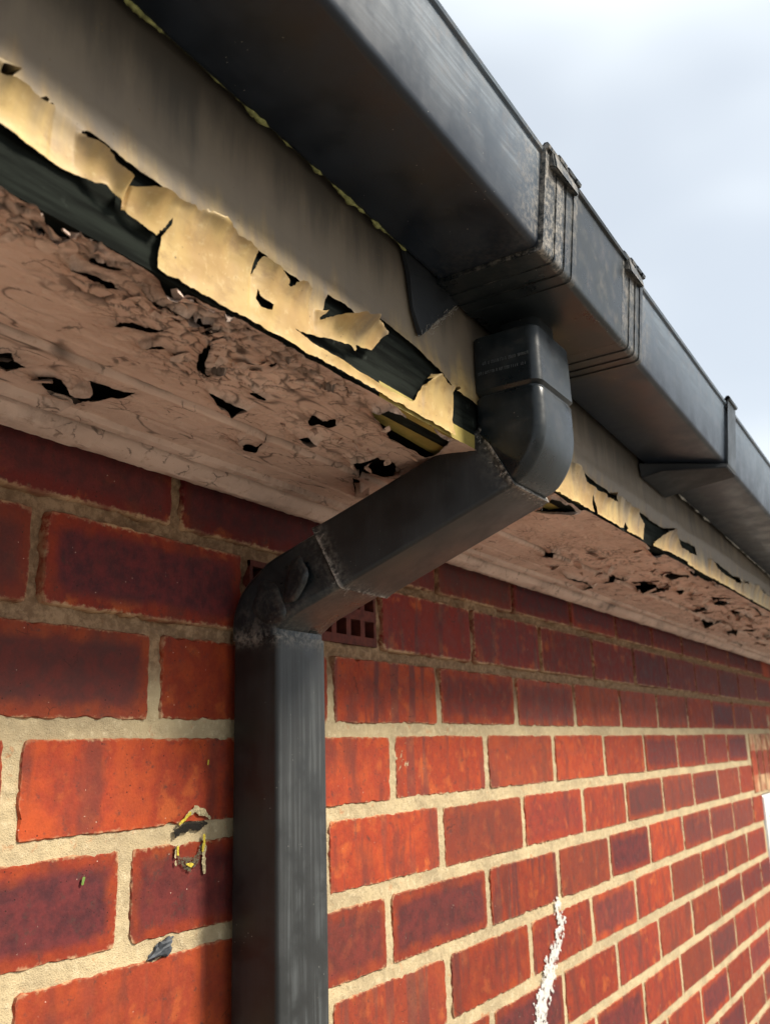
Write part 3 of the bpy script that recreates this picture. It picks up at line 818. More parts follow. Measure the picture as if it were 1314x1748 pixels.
S(link('olive_batten', mesh_from('olive_batten', [(.555, -.2425, SZ + .0005), (.72, -.2425, SZ + .0005), (.72, -.198, SZ + .006), (.558, -.208, SZ + .006),
                                                (.555, -.2425, SZ + .014), (.72, -.2425, SZ + .014)], [(0, 1, 2, 3), (0, 4, 5, 1), (0, 3, 4), (1, 5, 2), (3, 2, 5, 4)], M_OLIVE)))
S(link('olive_batten', box_mesh('olive_batten', .84, .97, -.243, -.205, SZ + .004, SZ + .014, M_OLIVE)))

# bead moulding against the wall
def prof_sweep(name, prof, xs, mat, wob=0.0, attrs=None):
    V, Fc = [], []
    n = len(prof)
    for a, x in enumerate(xs):
        for b, (y, z) in enumerate(prof):
            w1 = wob * float(fbm(np.array(x * 30.), np.array(b * 1.7), 41, 3)); w2 = wob * float(vnoise(np.array(x * 220.), np.array(b * 3.1), 42))
            V.append((x, y + w1 * .6, z + w1 + w2 * .6))
    for a in range(len(xs) - 1):
        for b in range(n - 1):
            k = a * n + b
            Fc.append((k, k + n, k + n + 1, k + 1))
    return mesh_from(name, V, Fc, mat, True)
bead = [(-.056, SZ + .003), (-.0555, SZ - .003), (-.053, SZ - .0075), (-.048, SZ - .009), (-.0435, SZ - .0075), (-.0420, SZ + .001), (-.0402, SZ + .001), (-.0388, SZ - .008), (-.034, SZ - .0145), (-.027, SZ - .018), (-.019, SZ - .018), (-.013, SZ - .014), (-.0105, SZ - .004), (-.010, SZ + .012)]
xs = np.concatenate([np.arange(EX0, .3, .03), np.arange(.3, 1.3, .004), np.arange(1.3, 3.2, .012), np.arange(3.2, EX1, .1)])
me = prof_sweep('bead_moulding', bead, xs, MS, 0.0016)
n = len(me.vertices)
co = np.zeros(n * 3); me.vertices.foreach_get('co', co); co = co.reshape(-1, 3)
ckv = np.exp(-(np.abs(fbm(co[:, 0] * 26, co[:, 1] * 60, 15, 3)) / .03) ** 2) * np.clip(fbm(co[:, 0] * 9, co[:, 1] * 9, 6, 2) * 3, 0, .8)
set_float_attr(me, 'crack', np.clip(ckv, 0, 1)); set_float_attr(me, 'grime', np.clip(.05 + fbm(co[:, 0] * 14, co[:, 1] * 70, 16, 3), 0, .5) * .7)
try: me.set_sharp_from_angle(angle=math.radians(32))
except Exception: pass
S(link('bead_moulding', me))

# loose curled chips of paint hanging from the worst patches
V, Fc = [], []
ck, gm = [], []
rc = random.Random(5)
def add_flake(cx, cy, L, Wd, az, lift, curl, z0=SZ - .001):
    base = len(V); nu, nv = 6, 3
    for i in range(nu):
        t = i / (nu - 1)
        for j in range(nv):
            s = (j / (nv - 1) - .5) * Wd * (1 - .55 * t * t + .25 * math.sin(5 * t + cx * 90))
            a = lift + curl * t
            lx = L * t * math.cos(a * .6); lz = -L * t * math.sin(a) - .0015 * math.cos(j * 2.1)
            x = cx + lx * math.cos(az) - s * math.sin(az); y = cy + lx * math.sin(az) + s * math.cos(az)
            V.append((x, max(FY + .003, y), z0 + max(lz, -.009 if y > -.2 else -.0025))); ck.append(0.0); gm.append(rc.uniform(0, .6))
    for i in range(nu - 1):
        for j in range(nv - 1):
            k = base + i * nv + j
            Fc.append((k, k + nv, k + nv + 1, k + 1))
for _ in range(38):
    cx = rc.uniform(.20, .46); cy = -.236 + abs(rc.gauss(0, .016)) + (.02 if cx > .38 else 0)
    add_flake(cx, cy, rc.uniform(.006, .017), rc.uniform(.005, .012), rc.uniform(0, 6.28), rc.uniform(.05, .35), rc.uniform(-.4, .4))
for _ in range(22):
    cx = rc.gauss(.64, .05); cy = rc.gauss(-.165, .022)
    add_flake(cx, cy, rc.uniform(.003, .009), rc.uniform(.003, .007), rc.uniform(0, 6.28), rc.uniform(.1, .9), rc.uniform(-.6, .9))
for _ in range(120):
    cx = rc.uniform(1.2, 3.0); cy = rc.uniform(-.24, -.08)
    add_flake(cx, cy, rc.uniform(.008, .028), rc.uniform(.006, .018), rc.uniform(0, 6.28), rc.uniform(.1, .6), rc.uniform(-.5, .7))
for (cx, cy, L, Wd, az) in [(.385, -.078, .020, .020, 3.9), (.345, -.086, .016, .014, 4.2), (.414, -.063, .010, .014, 1.2), (.40, -.098, .016, .016, .9), (.735, -.108, .030, .018, .6), (.262, -.236, .018, .006, .4), (.268, -.240, .020, .006, -.3), (.345, -.243, .016, .012, .2)]:
    add_flake(cx, cy, L, Wd, az, .35, .5)
me = mesh_from('paint_flakes', V, Fc, MS, True)
set_float_attr(me, 'crack', ck); set_float_attr(me, 'grime', gm)
o = S(link('paint_flakes', me)); tag(o, kind='stuff')

# ---------------------------------------------------------------- fascia board and its peeling paint
fascia = empty('fascia_board', (1.5, FY, SZ))
tag(fascia, 'cream painted fascia board with torn and curling paint behind the gutter', 'fascia')
def FA(o):
    o.parent = fascia; o.location = Vector(o.location) - Vector(fascia.location); return o
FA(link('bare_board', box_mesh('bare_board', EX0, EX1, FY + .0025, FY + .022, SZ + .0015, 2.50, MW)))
FT = []
for key, P in FASCIA_TEARS.items():
    if key in ('R1', 'R2', 'R3', 'R4'):                       # open the slits downwards where the film has sprung away
        zm = sum(q[1] for q in P) / len(P)
        P = [(a, b - (.0065 if b < zm + .001 else 0)) for a, b in P]
    FT.append(P)
FT.append([(.667, 2.3000), (.700, 2.2985), (.760, 2.2950), (.760, 2.2500), (.674, 2.2500), (.669, 2.2600), (.664, 2.2690), (.668, 2.2830), (.664, 2.2930)])   # bare stretch behind the bend
# tear lines: (x, z, outward curl) — the film below them springs away from the board
CURLS = [
    [(.10, 2.308, .003), (.20, 2.309, .004), (.225, 2.308, .006), (.253, 2.309, .001)],
    [(.268, 2.305, .000), (.278, 2.303, .009), (.295, 2.294, .012), (.299, 2.294, .002)],
    [(.300, 2.293, .004), (.315, 2.297, .011), (.335, 2.299, .010), (.358, 2.303, .008), (.38, 2.304, .007), (.401, 2.302, .006), (.403, 2.302, .001)],
    [(.404, 2.303, .002), (.420, 2.301, .008), (.440, 2.300, .007), (.464, 2.302, .001)],
    [(.472, 2.290, .001), (.492, 2.295, .009), (.515, 2.299, .011), (.534, 2.302, .010), (.551, 2.301, .006)],
    [(.617, 2.286, .003), (.640, 2.301, .006), (.675, 2.299, .004)],
    [(.95, 2.301, .002), (.985, 2.296, .009), (1.03, 2.289, .012), (1.075, 2.292, .006), (1.095, 2.294, .002)],
    [(1.10, 2.295, .004), (1.14, 2.290, .010), (1.19, 2.284, .006)],
    [(1.24, 2.281, .006), (1.31, 2.291, .010), (1.38, 2.285, .009), (1.45, 2.288, .004)],
    [(1.55, 2.287, .004), (1.60, 2.284, .008), (1.70, 2.280, .008), (1.78, 2.283, .004)],
    [(1.80, 2.285, .003), (1.9, 2.288, .008), (2.0, 2.28, .006), (2.1, 2.287, .008), (2.25, 2.282, .007), (2.4, 2.286, .008), (2.6, 2.284, .006), (2.9, 2.285, .006)],
]
def fas_sdf(U, V):
    d = np.full(U.shape, 0.03)
    for P in FT: d = np.minimum(d, poly_sdf(U, V, P))
    d = d + 0.0010 * fbm(U * 240, V * 240, 27, 3) * (d < .008)
    # far part: ragged slits
    w = np.clip((U - 1.8) / .05, 0, 1)
    slit = np.abs(V - (2.2855 + .006 * fbm(U * 22, U * 0, 3, 3))) - np.clip(.0045 * fbm(U * 14, U * 0 + 4, 9, 3) * 2, -.01, .006)
    d = np.where(w > 0, np.minimum(d, np.clip(slit, -.03, .03)), d)
    # ragged bottom edge
    d = np.minimum(d, V - (SZ + .0018 + .0022 * np.abs(fbm(U * 70, U * 0, 19, 3)) + .0014 * np.clip(fbm(U * 260, U * 0, 29, 2), 0, 1)))
    return d
def fas_h(U, V, D):
    h = .0006 * fbm(U * 25, V * 60, 2, 3) + .0003 * fbm(U * 120, V * 120, 22, 2)
    for C in CURLS:
        c = np.array(C)
        zt = np.interp(U, c[:, 0], c[:, 1], left=0, right=0); am = np.interp(U, c[:, 0], c[:, 2], left=0, right=0)
        below = zt - V
        k = np.where((below > -.002) & (zt > 0), np.exp(-np.clip(below, 0, 1) / 0.0125), 0)
        h = h + np.where(U < .56, 1.75, 1.35) * am * k * (1 + .6 * fbm(U * 60, V * 30, 33, 2))
    h = h + .0012 * np.exp(-D / .0025) * np.clip(.5 + 1.6 * fbm(U * 60, V * 60, 44, 2), 0, 1.3)
    # upper film also stands a little proud along the tear
    h = h + .0016 * np.exp(-((V - 2.312) / .008) ** 2)
    return h
for name, xs, zs in [('paint_film', np.arange(.10, 1.22, .0012), np.arange(SZ + .0008, 2.335, .0011)),
                     ('paint_film', np.arange(1.22 - 1e-6, 3.2, .004), np.arange(SZ + .0008, 2.335, .0016)),
                     ('paint_film', np.concatenate([np.arange(EX0, .10, .04), [.10]]), np.arange(SZ + .0008, 2.335, .005)),
                     ('paint_film', np.arange(3.2 - 1e-6, EX1, .05), np.arange(SZ + .0008, 2.335, .005)),
                     ('paint_film', np.concatenate([np.arange(EX0, EX1, .012)]), np.arange(2.335 - .0011, 2.47, .006))]:
    me = sheet(xs, zs, fas_sdf, fas_h, lambda U, V, H: (U, FY - H, V), MC, name)
    o = FA(link(name, me))
# upper boards behind the gutter and the roof edge, out of sight from below
rs_ = math.tan(math.radians(32))
V = [(EX0, FY - .03, 2.505), (EX1, FY - .03, 2.505), (EX1, 3.0, 2.505 + (3.0 - FY + .03) * rs_), (EX0, 3.0, 2.505 + (3.0 - FY + .03) * rs_)]
V += [(a, b, c + .03) for a, b, c in V]
o = link('roof', mesh_from('roof', V, [(0, 1, 2, 3), (7, 6, 5, 4), (0, 4, 5, 1), (1, 5, 6, 2), (2, 6, 7, 3), (3, 7, 4, 0)], M_TILE)); tag(o, kind='structure')

# ---------------------------------------------------------------- gutter
GS = -0.04                                                # fall along the run
def gz(x): return GS * (x - 0.6)
ZB = 2.389                                                # underside of the channel at x = 0.6

def rounded(pts, radii, seg=4):
    """round the corners of an open polyline (y,z)"""
    out = [pts[0]]
    for i in range(1, len(pts) - 1):
        p = np.array(pts[i]); a = np.array(pts[i - 1]); b = np.array(pts[i + 1]); r = radii[i]
        u = (a - p) / np.linalg.norm(a - p); v = (b - p) / np.linalg.norm(b - p)
        ang = math.acos(np.clip(u @ v, -1, 1)); t = r / math.tan(ang / 2)
        t = min(t, .45 * np.linalg.norm(a - p), .45 * np.linalg.norm(b - p))
        q0, q1 = p + u * t, p + v * t
        for k in range(seg + 1):
            s = k / seg
            out.append(tuple((1 - s) ** 2 * q0 + 2 * s * (1 - s) * p + s * s * q1))
    out.append(pts[-1])
    return out

def channel_profile(off=0.0, lip=True):
    """outer surface of the square-line channel from back top, round the bottom, to the front lip; off = stand-off outwards"""
    bt = (-.2500 + min(off, .003), ZB + .083); bb = (-.2500 + min(off, .003), ZB - off)
    fb = (-.3430 - off * .8, ZB + .001 - off); ft = (-.3515 - off, ZB + .083)
    pts = [bt, bb, fb, ft]
    prof = rounded(pts, [0, .005, .007, 0])
    return prof

def sweep_channel(name, x0, x1, off, mat, thick=.0025, nseg=None, parent=None, worn=1.0, lip=True, dust_fn=None, top_extra=0.0):
    outer = channel_profile(off)
    if top_extra: outer = outer[:-1] + [(outer[-1][0] - top_extra * .1, outer[-1][1] + top_extra)]
    inner = []
    c = np.array([(-.297, ZB + .06)])
    for (y, z) in outer:
        d = np.array([(-.297 - y), 0.0]); 
        iy = y + thick * np.sign(-.297 - y); iz = max(z, ZB + thick - off) if z < ZB + .02 else z
        inner.append((iy, iz))
    if lip:
        y, z = outer[-1]
        outer = outer + [(y - .0025, z + .0005), (y - .0035, z + .003), (y - .002, z + .0055), (y + .001, z + .006)]
    loop = outer + inner[::-1]
    xs = np.linspace(x0, x1, nseg or max(2, int((x1 - x0) / .03)))
    V, Fc, wn_, du_ = [], [], [], []
    n = len(loop)
    for x in xs:
        for (y, z) in loop:
            V.append((x, y, z + gz(x)))
            front = 1.0 if y < -.3438 else 0.0
            wn_.append(worn * front); du_.append(dust_fn(x, y, z) if dust_fn else 0.0)
    m_ = len(xs)
    for a in range(m_ - 1):
        for b in range(n):
            k = a * n + b; k2 = a * n + (b + 1) % n
            Fc.append((k, k2, k2 + n, k + n))
    Fc.append(tuple(range(n))[::-1]); Fc.append(tuple((m_ - 1) * n + i for i in range(n)))
    me = mesh_from(name, V, Fc, mat, False)
    bm = bmesh.new(); bm.from_mesh(me)
    bmesh.ops.recalc_face_normals(bm, faces=bm.faces); bm.to_mesh(me); bm.free()
    me.polygons.foreach_set('use_smooth', [len(p.vertices) == 4 for p in me.polygons])
    set_float_attr(me, 'worn', wn_); set_float_attr(me, 'dust', du_)
    try:
        me.set_sharp_from_angle(angle=math.radians(35))
    except Exception:
        pass
    return me

gutter = empty('rain_gutter', (1.5, -.3, ZB))
tag(gutter, 'black plastic square-line gutter with scratched, weathered front face', 'gutter')
def GU(o):
    o.parent = gutter; o.location = Vector(o.location) - Vector(gutter.location); return o
def dust_l(x, y, z): return float(np.clip(1 - (.645 - x) / .06, 0, 1)) * (.7 if y < -.343 else .12) if x < .646 else 0
def dust_r(x, y, z): return float(np.clip(1 - (x - .888) / .05, 0, 1)) * (.8 if y < -.343 else .1)
GU(link('channel', sweep_channel('channel', EX0, .690, 0.0, MG, nseg=90, dust_fn=dust_l)))
GU(link('channel', sweep_channel('channel', .846, EX1, 0.0, MG, nseg=150, dust_fn=dust_r)))

outlet = empty('gutter_outlet', (.765, -.3, ZB))
tag(outlet, 'black running outlet joining two gutter lengths above the pipe bend', 'gutter outlet')
def OU(o):
    o.parent = outlet; o.location = Vector(o.location) - Vector(outlet.location); return o
OU(link('outlet_body', sweep_channel('outlet_body', .688, .848, .0045, MF, nseg=8, worn=.7)))
def strap(x0, x1, dirty, which):
    # ribbed clip: flange, step, raised bead at the inner edge
    bands = [(0, .34, .0046), (.34, .56, .0056), (.56, .64, .0050), (.64, .86, .0060), (.86, 1.0, .0070)]
    root = None
    for k, (a, b, off) in enumerate(bands):
        xa, xb = x0 + (x1 - x0) * a, x0 + (x1 - x0) * b
        me = sweep_channel('strap', xa, xb, off, MF, thick=off + .002, nseg=3, worn=1.0, lip=True, top_extra=.002 + (.0015 if k in (1, 3) else 0),
                           dust_fn=lambda x, y, z: (dirty if k < 2 else .25) * (1 if y < -.343 else .06))
        if root is None:
            root = OU(link('strap', me))
        else:
            o = link('strap_rib', me); o.parent = root; o.location = -(Vector(root.location) + Vector(outlet.location))
    # hooked catch over the front lip
    zt = ZB + .083 + gz((x0 + x1) / 2)
    bm = bmesh.new()
    xm0, xm1 = x0 + (x1 - x0) * .12, x0 + (x1 - x0) * .9
    vs = [bm.verts.new(v) for v in [(xm0, -.360, zt + .004), (xm1, -.360, zt + .000), (xm1, -.347, zt + .003), (xm0, -.346, zt + .009), (xm0, -.3615, zt - .012), (xm1, -.3615, zt - .012), (xm1, -.349, zt - .006), (xm0, -.349, zt - .006)]]
    for f in [(0, 1, 2, 3), (4, 5, 1, 0), (5, 6, 2, 1), (7, 4, 0, 3), (6, 7, 3, 2), (7, 6, 5, 4)]: bm.faces.new([vs[i] for i in f])
    bmesh.ops.recalc_face_normals(bm, faces=bm.faces)
    bmesh.ops.bevel(bm, geom=list(bm.edges), offset=.0015, segments=2, affect='EDGES')
    me = bpy.data.meshes.new('catch'); bm.to_mesh(me); bm.free(); me.materials.append(MF)
    set_float_attr(me, 'worn', [1.0] * len(me.vertices)); set_float_attr(me, 'dust', [.5] * len(me.vertices))
    o = link('catch', me); o.parent = root; o.location = -(Vector(root.location) + Vector(outlet.location))
strap(.640, .706, .9, 0)
strap(.832, .888, .45, 1)

def wedge(name, xb0, xb1, xt0, xf0, xf1, drop, mat, parent_fn, dust=0.3, yf=-.346, fd=.006):
    """supporting arm under the channel: deep against the fascia, thin at the front"""
    zb = lambda x: ZB + gz(x)
    yb = FY - .0018
    pts = [(xt0, yb, zb(xt0) - .001), (xb1, yb, zb(xb1) - .001), (xb0, yb, zb(xb0) - drop), (xb1, yb, zb(xb1) - drop),
           (xf0, yf, zb(xf0) - .0005), (xf1, yf, zb(xf1) - .0005), (xf0, yf, zb(xf0) - fd), (xf1, yf, zb(xf1) - fd),
           (xb0 + .006, yb - .028, zb(xb0) - drop * .74), (xb1, yb - .028, zb(xb1) - drop * .74)]
    F_ = [(0, 2, 8, 6, 4), (2, 3, 9, 8), (8, 9, 7, 6), (6, 7, 5, 4), (4, 5, 1, 0), (0, 1, 3, 2), (1, 5, 7, 9, 3)]
    bm = bmesh.new(); vs = [bm.verts.new(p) for p in pts]
    for f in F_: bm.faces.new([vs[i] for i in f])
    bmesh.ops.recalc_face_normals(bm, faces=bm.faces)
    bmesh.ops.bevel(bm, geom=list(bm.edges), offset=.0012, segments=2, affect='EDGES')
    me = bpy.data.meshes.new(name); bm.to_mesh(me); bm.free(); me.materials.append(mat)
    co = np.array([v.co for v in me.vertices])
    d = dust * np.exp(-np.abs(co[:, 2] - (ZB - drop)) / .008)
    set_float_attr(me, 'worn', [.0] * len(co)); set_float_attr(me, 'dust', d)
    return parent_fn(link(name, me))
pl = [(.586, 2.3965), (.5925, 2.372), (.6005, 2.345), (.6085, 2.324), (.622, 2.333), (.640, 2.349), (.655, 2.361), (.6724, 2.3755), (.700, 2.392), (.700, 2.3965)]  # thin dark patch added on the fascia in place of a shaded recess
bm = bmesh.new()
bk = [bm.verts.new((x + .002 * math.sin(i * 2.3), FY - .0022, z)) for i, (x, z) in enumerate(pl)]
fr = [bm.verts.new((x + .002 * math.sin(i * 2.3), FY - .0046 - .0012 * (i % 2), z + .0008)) for i, (x, z) in enumerate(pl)]
bm.faces.new(fr)
for i in range(len(pl)):
    j = (i + 1) % len(pl); bm.faces.new([bk[i], bk[j], fr[j], fr[i]])
bmesh.ops.recalc_face_normals(bm, faces=bm.faces)
me = bpy.data.meshes.new('dark_patch'); bm.to_mesh(me); bm.free(); me.materials.append(M_SHADED)
set_float_attr(me, 'worn', [.0] * len(me.vertices)); set_float_attr(me, 'dust', [.0] * len(me.vertices))
OU(link('dark_patch', me))

bracket = empty('gutter_bracket', (1.26, -.3, ZB - .03))
tag(bracket, 'black fascia bracket clipped round the gutter, right of the pipe', 'bracket')
def BR(o):
    o.parent = bracket; o.location = Vector(o.location) - Vector(bracket.location); return o
wedge('bracket_arm', 1.206, 1.318, 1.200, 1.268, 1.318, .020, M_SHADED, BR, .0)
me = sweep_channel('bracket_hook', 1.270, 1.316, .0050, MF, thick=.0065, nseg=3, worn=.25, lip=True, top_extra=.006)
# keep only the front of the hook
bm = bmesh.new(); bm.from_mesh(me)
bmesh.ops.delete(bm, geom=[v for v in bm.verts if v.co.y > -.325], context='VERTS'); bm.to_mesh(me); bm.free()
BR(link('bracket_hook', me))

# lichen and pale grime along the back lower edge of the channel
def edge_growth(name, x0, x1, step, rad, mat, seed, parent_fn):
    V, Fc = [], []
    ns = 7
    xs = np.arange(x0, x1, step)
    for i, x in enumerate(xs):
        rr = rad * max(.02, .45 + 2.4 * float(fbm(np.array(x * 60.), np.array(1.), seed, 3)))
        for k in range(ns):
            a = 2 * math.pi * k / ns
            rk = rr * (1 + .8 * float(vnoise(np.array(x * 420.), np.array(k * 1.3), seed + 4)))
            V.append((x, -.2512 + rk * math.cos(a) * .9, ZB + gz(x) + .0008 + rk * math.sin(a)))
    for i in range(len(xs) - 1):
        for k in range(ns):
            Fc.append((i * ns + k, i * ns + (k + 1) % ns, (i + 1) * ns + (k + 1) % ns, (i + 1) * ns + k))
    return parent_fn(link(name, mesh_from(name, V, Fc, mat, True)))
o = edge_growth('lichen', .12, .588, .0016, .0021, M_MOSS, 3, GU); tag(o, 'yellow-green lichen on the back edge', kind='stuff')
o = edge_growth('pale_grime', 1.322, 3.2, .006, .0017, M_LIME, 8, GU)

# ---------------------------------------------------------------- downpipe
pipe_root = empty('downpipe', (.697, -.037, 0))
tag(pipe_root, 'black square downpipe with two swan-neck bends running down the wall', 'downpipe')
def DP(o):
    o.parent = pipe_root; o.location = Vector(o.location) - Vector(pipe_root.location); return o

def rect_ring(c, ux, un, w, h, r, seg=4):
    """rounded rectangle in the plane of ux (width) and un (height)"""
    pts = []
    for (sx, sn, a0) in [(1, -1, -90), (1, 1, 0), (-1, 1, 90), (-1, -1, 180)]:
        for k in range(seg + 1):
            a = math.radians(a0 + 90 * k / seg)
            px = sx * (w / 2 - r) + r * math.cos(a); pn = sn * (h / 2 - r) + r * math.sin(a)
            pts.append(Vector(c) + Vector(ux) * px + Vector(un) * pn)
    return pts

def tube(name, rings, mat, worn=0.3, dust_fn=None, cap=True, wall_t=None):
    n = len(rings[0]); V = [tuple(p) for r in rings for p in r]; Fc = []
    for a in range(len(rings) - 1):
        for b in range(n):
            Fc.append((a * n + b, a * n + (b + 1) % n, (a + 1) * n + (b + 1) % n, (a + 1) * n + b))
    if cap: Fc.append(tuple(range(n))[::-1]); Fc.append(tuple((len(rings) - 1) * n + i for i in range(n)))
    me = mesh_from(name, V, Fc, mat, True)
    bm = bmesh.new(); bm.from_mesh(me); bmesh.ops.recalc_face_normals(bm, faces=bm.faces); bm.to_mesh(me); bm.free()
    wv = [worn(Vector(v)) if callable(worn) else worn for v in V]
    set_float_attr(me, 'worn', wv); set_float_attr(me, 'dust', [dust_fn(Vector(v)) if dust_fn else 0. for v in V])
    try: me.set_sharp_from_angle(angle=math.radians(38))
    except Exception: pass
    return me

EXv, EYv, EZv = Vector((1, 0, 0)), Vector((0, 1, 0)), Vector((0, 0, 1))
TH = math.radians(27)                                     # fall of the offset
DIR = Vector((0, math.cos(TH), -math.sin(TH))); NRM = Vector((0, math.sin(TH), math.cos(TH)))
XU, XL = .7530, .6967                                       # pipe centre lines: upper and lower
PV = Vector((XU, -.2425, 2.2745))                            # inner pivot of the upper bend
YS = -.2755

# spigot from the outlet
OU(link('spigot', tube('spigot', [rect_ring((XU + .006, YS - .004, z), EXv, EYv, .046, .040, .009) for z in (2.391, 2.34)], MF, .1)))
# upper bend: socket, collar groove, body
def seam_dust(plane_p, plane_n, width, amt):
    def f(v):
        d = abs((v - plane_p) @ plane_n)
        return amt * math.exp(-(d / width) ** 2)
    return f
seamU = PV
dU = seam_dust(PV, DIR, .0028, .8)
rings = []
sock = [(2.3605, 0.0820, .0615), (2.3595, 0.0840, .0635), (2.310, .0860, .0650), (2.3085, .0860, .0650), (2.3075, 0.0835, .0630), (2.3055, 0.0790, .0595), (2.3042, 0.0790, .0595), (2.3032, 0.0813, .0620)]
for z, w, h in sock: rings.append(rect_ring((XU, YS, z), EXv, EYv, w, h, .010, 6))
nA = 14
hB = .0650
for z in np.linspace(2.301, 2.2750, 4): rings.append(rect_ring((XU, PV.y - hB / 2, z), EXv, EYv, .0815, hB, .010, 6))
for k in range(1, nA + 1):
    a = (math.pi / 2 - TH) * k / nA
    un = Vector((0, math.cos(a), math.sin(a)))              # from outer to inner
    c = PV - un * (hB / 2)
    tp = max(0, (k / nA - .72) / .28)
    rings.append(rect_ring(c, EXv, un, .0815 - .008 * tp, hB - .006 * tp, .010 - .003 * tp, 6))
# axial subdivision so that dust can gather at the rim
last_c = PV - NRM * (hB / 2)
for t in (.001, .003): rings.append(rect_ring(last_c + DIR * t, EXv, NRM, .0735, hB - .006, .007, 6))
ub = DP(link('upper_bend', tube('upper_bend', rings, MF, .25, lambda v: dU(v) * float(np.clip((PV.z - .018 - v.z) / .03, 0.05, 1)) if v.z < PV.z + .005 else 0.)))
tag(ub, 'glossy black bend with embossed lettering')
# embossed marks on the socket, too worn to read
def stroke_marks(name, items, parent):
    V, Fc = [], []
    for (cy, cz, ly, lz, sl) in items:
        k = len(V); x0 = XU - .0428; x1 = x0 - .00035
        q = [(cy - ly, cz - lz), (cy + ly, cz - lz), (cy + ly + sl, cz + lz), (cy - ly + sl, cz + lz)]
        V += [(x0 + .0006, y, z) for y, z in q] + [(x1, y, z) for y, z in q]
        Fc += [(k + 4, k + 5, k + 6, k + 7), (k, k + 1, k + 5, k + 4), (k + 1, k + 2, k + 6, k + 5), (k + 2, k + 3, k + 7, k + 6), (k + 3, k, k + 4, k + 7)]
    me = mesh_from(name, V, Fc, M_WEB2)
    o = link(name, me); o.parent = parent; o.location = -(Vector(parent.location) + Vector(pipe_root.location))
    return o
M_WEB2 = mat_plain('worn_emboss', (0.10, 0.11, 0.115), 0.55, 0.6, 400, 0.2)
rm = random.Random(3)
items = []
for row, (z, y0, y1) in enumerate([(2.3335, -.2990, -.2550), (2.3245, -.2960, -.2510)]):
    y = y0
    while y < y1:
        t = rm.random()
        if t < .12: y += .0016; continue
        lz = .00135
        items.append((y, z + rm.uniform(-.0001, .0001), .00016, lz, 0))
        if t > .45: items.append((y + .0005, z + rm.choice((-lz, lz, 0)), .0005, .00016, 0))
        if t > .6: items.append((y + .0010, z, .00016, lz, 0))
        if t > .9: items.append((y + .0005, z, .0002, lz, .0004))
        y += rm.uniform(.0014, .0021)
stroke_marks('lettering', items, ub)

# offset pipe
P0 = PV - NRM * .0325
def off_c(t): return Vector((XU + (XL - XU) * min(1, max(0, t / .215)), P0.y + DIR.y * t, P0.z + DIR.z * t))
LEND = .166
rings = []
for t in np.concatenate([[-.0052, -.0050, -.0042, -.0034, -.0025, -.0015, 0, .002, .004, .008], np.linspace(.02, .14, 8), np.linspace(.146, LEND - .004, 10), [LEND - .003, LEND - .002, LEND - .001, LEND, LEND + .0006]]):
    fl = .0012 * math.exp(-(t + .005) / .004) + .0022 * math.exp(-(LEND - t) / .005)
    cut = .0010 if t in (-.0052, LEND + .0006) else 0
    rings.append(rect_ring(off_c(t), EXv, NRM, .0790 + fl - cut, .0655 + fl - cut, .0038, 4))
def dO(v):
    t = (v - P0) @ DIR
    return 1.5 * math.exp(-((t + .0045) / .0020) ** 2) + .25 * math.exp(-(t / .009) ** 2) + 1.5 * math.exp(-((t - LEND) / .0020) ** 2) + .30 * math.exp(-((t - LEND + .006) / .006) ** 2)
DP(link('offset_pipe', tube('offset_pipe', rings, MP, .16, dO)))

# lower bend
QV = Vector((XL, -.0615, 2.1095))
rings = []
hS = .0600
for t in (.0, .0012, .003, .006, .012, .024, .036, .048, .058):
    c = off_c(LEND + t - .004); grow = 0
    rings.append(rect_ring(c, EXv, NRM, .0720 + grow, hS + grow, .006, 5))
c_last = QV + NRM * (hS / 2)
rings = [r for r, t in zip(rings, (.0, .0012, .003, .006, .012, .024, .036, .048, .058)) if (r[0] - QV) @ DIR < -.002]
for k in range(0, 13):
    f = k / 12
    a = (math.pi / 2 - TH) * f
    un = Vector((0, math.sin(TH + a), math.cos(TH + a)))
    h = hS + (.0555 - hS) * f
    rings.append(rect_ring(QV + un * (h / 2) + EXv * 0, EXv, un, .0745, h, .008, 5))
for z in (2.1045, 2.1030): rings.append(rect_ring((XL, QV.y + .0555 / 2, z), EXv, EYv, .0745, .0555, .008, 5))
def dL(v):
    t = (v - off_c(LEND)) @ DIR
    return .25 * math.exp(-((t - .006) / .006) ** 2) + .6 * math.exp(-((v.z - 2.104) / .006) ** 2) + .12 * math.exp(-((v.z - 2.120) / .02) ** 2)
lb = DP(link('lower_bend', tube('lower_bend', rings, MF, .2, dL)))
tag(lb, 'grimy black bend with dusty joints')
# thick flakes of old paint and dirt clinging to the side of the bend
def scab(cy, cz, ry, rz, rot, th, parent):
    V, Fc = [], []
    n = 22
    x0 = XL - .0364
    for ring, (f, hgt) in enumerate([(1.0, 0.), (.93, th), (.5, th * 1.15)]):
        for k in range(n):
            a = 2 * math.pi * k / n
            rr = f * (1 + .10 * math.sin(3 * a + cy * 90) + .06 * math.sin(5 * a))
            ly, lz = ry * rr * math.cos(a), rz * rr * math.sin(a)
            V.append((x0 - hgt, cy + ly * math.cos(rot) - lz * math.sin(rot), cz + ly * math.sin(rot) + lz * math.cos(rot)))
    for r_ in range(2):
        for k in range(n): Fc.append((r_ * n + k, r_ * n + (k + 1) % n, (r_ + 1) * n + (k + 1) % n, (r_ + 1) * n + k))
    Fc.append(tuple(2 * n + k for k in range(n)))
    me = mesh_from('dirt_scab', V, Fc, MF, True)
    set_float_attr(me, 'worn', [.3] * len(V)); set_float_attr(me, 'dust', [.12] * len(V))
    o = link('dirt_scab', me); o.parent = parent; o.location = -(Vector(parent.location) + Vector(pipe_root.location))
scab(-.083, 2.151, .0115, .0215, .30, .0024, lb)
